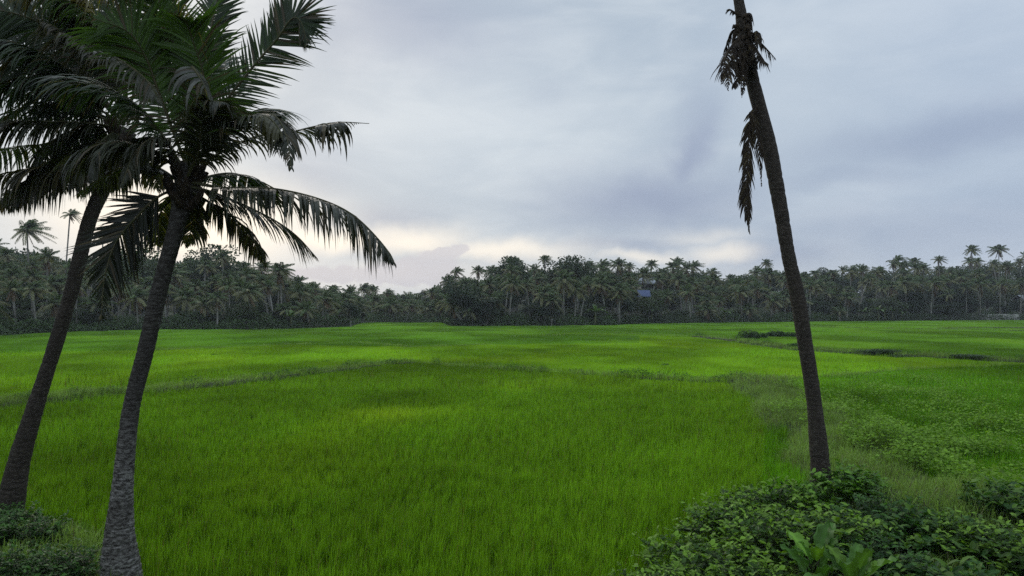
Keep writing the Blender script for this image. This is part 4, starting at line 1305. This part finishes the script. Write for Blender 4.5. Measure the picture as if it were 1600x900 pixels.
# --- the bare-topped palm on the right
b3 = at(1283, 770, 13.4); b3[2] = float(gh(b3[0], b3[1]))
P3 = empty('coconut_palm', b3, 'near coconut palm on the right, long bare trunk with dead fronds hanging at its neck', 'palm tree', 'three near coconut palms')
a, C3, R3 = big_trunk(P3, [(1284, 800), (1283, 760), (1281, 720), (1271, 620), (1257, 531), (1246, 463), (1232, 400), (1217, 311), (1200, 222), (1172, 111), (1164, 60), (1154, 0), (1140, -80), (1128, -170)], 13.4, 14.0,
                      [37, 33, 29, 23, 22, 22, 21, 23, 23, 21, 24, 16, 16, 14], M_bark, 8)
rel(a.obj('trunk', M_bark, P3, True), b3)


def f3(pix, Ys, **k): rel(frond(P3, pth(pix, Ys), **k), b3)


DK = (.030, .022, .015)
for i, (pix, Ys, L, n) in enumerate((
    ([(1160, 60), (1145, 70), (1133, 95), (1128, 130)], (13.6, 13.2), .40, 38), ([(1162, 75), (1150, 85), (1140, 105), (1137, 140)], (13.6, 13.1), .35, 34),
    ([(1160, 45), (1144, 50), (1136, 70), (1130, 85)], (13.6, 13.8), .22, 26), ([(1166, 90), (1158, 105), (1152, 125), (1148, 140)], (13.6, 13.2), .20, 24),
    ([(1166, 50), (1180, 60), (1196, 75), (1212, 92)], (13.6, 13.4), .36, 38), ([(1168, 65), (1180, 75), (1190, 92), (1200, 100)], (13.6, 13.2), .35, 34),
    ([(1158, 25), (1148, 20), (1140, 15), (1135, 16)], (13.6, 13.6), .12, 14), ([(1160, 28), (1168, 22), (1174, 24), (1178, 40)], (13.6, 13.5), .16, 18),
    ([(1165, 70), (1163, 85), (1160, 110), (1158, 140)], (13.6, 13.2), .20, 26), ([(1174, 60), (1182, 50), (1186, 60), (1190, 80)], (13.6, 13.3), .18, 22))):
    f3(pix, Ys, L=L, nper=n, gravity=1.2, seed=60 + i, tint=DK, mat=M_dead, start=.05, rib=.035, w=.028, rag=.3, name='dead_frond')
f3([(1184, 165), (1174, 185), (1170, 215), (1168, 260), (1166, 300), (1168, 330), (1171, 364)], (13.6, 13.3), L=.42, nper=60, gravity=.6, seed=75, tint=DK, mat=M_dead, start=.0, sweep=1.6, w=.03, side=CAMDIR, tipL=.15, rag=.2, name='dead_frond')
f3([(1172, 175), (1178, 190), (1186, 230), (1190, 290)], (13.5, 13.4), L=.28, nper=34, gravity=.8, seed=76, tint=DK, mat=M_dead, start=.0, sweep=1.6, w=.022, side=CAMDIR, name='dead_frond')
f3([(1168, 105), (1165, 120), (1161, 138), (1159, 152)], (13.5, 13.4), L=.10, nper=14, gravity=1, seed=77, tint=DK, mat=M_dead, start=.0, w=.03, name='dead_frond')
# crown above the picture
top3 = np.array(C3[-1])
for q in range(11):
    an = q * 2.4; el = .75 + .05 * q
    d = np.array([math.cos(an) * math.cos(el), math.sin(an) * math.cos(el), math.sin(el)])
    L_ = 2.6; pts = [top3 + d * L_ * t - np.array([0, 0, .45 * L_ * t ** 2]) for t in (0, .25, .5, .75, 1)]
    rel(frond(P3, pts, L=.6, nper=45, gravity=.4, seed=80 + q, tint=G1), b3)
# fibrous neck, spathes
a = Acc(); rng = np.random.default_rng(5)
for q in range(26):
    an = rng.uniform(0, 6.28); k = rng.uniform(0, 1)
    c0 = at(1158 + 8 * k, 25 + 85 * k, 13.65) + np.array([.10 * math.cos(an), .10 * math.sin(an), 0])
    c1 = c0 + np.array([math.cos(an) * rng.uniform(.05, .16), math.sin(an) * .12, rng.uniform(-.35, .12)])
    tube(a, catmull([c0, (c0 + c1) / 2 + [0, 0, .06], c1], 6), [.05, .055, .05, .04, .025, .006], 5)
rel(a.obj('dead_leaf_sheaths', M_fibre, P3), b3)


# ------------------------------------------------------------------ damp air
def haze():
    a = Acc(); box(a, -940, 940, -940, 940, -1.5, 34)
    m = bpy.data.materials.new('haze'); m.use_nodes = True; t = m.node_tree; t.nodes.clear()
    v = t.nodes.new('ShaderNodeVolumePrincipled'); v.inputs['Color'].default_value = (.86, .92, 1, 1)
    v.inputs['Density'].default_value = 0.00027; v.inputs['Density Attribute'].default_value = ''
    v.inputs['Anisotropy'].default_value = 0.2
    o = t.nodes.new('ShaderNodeOutputMaterial'); t.links.new(v.outputs[0], o.inputs['Volume'])
    h = a.obj('haze', m); tag(h, kind='stuff')


haze()
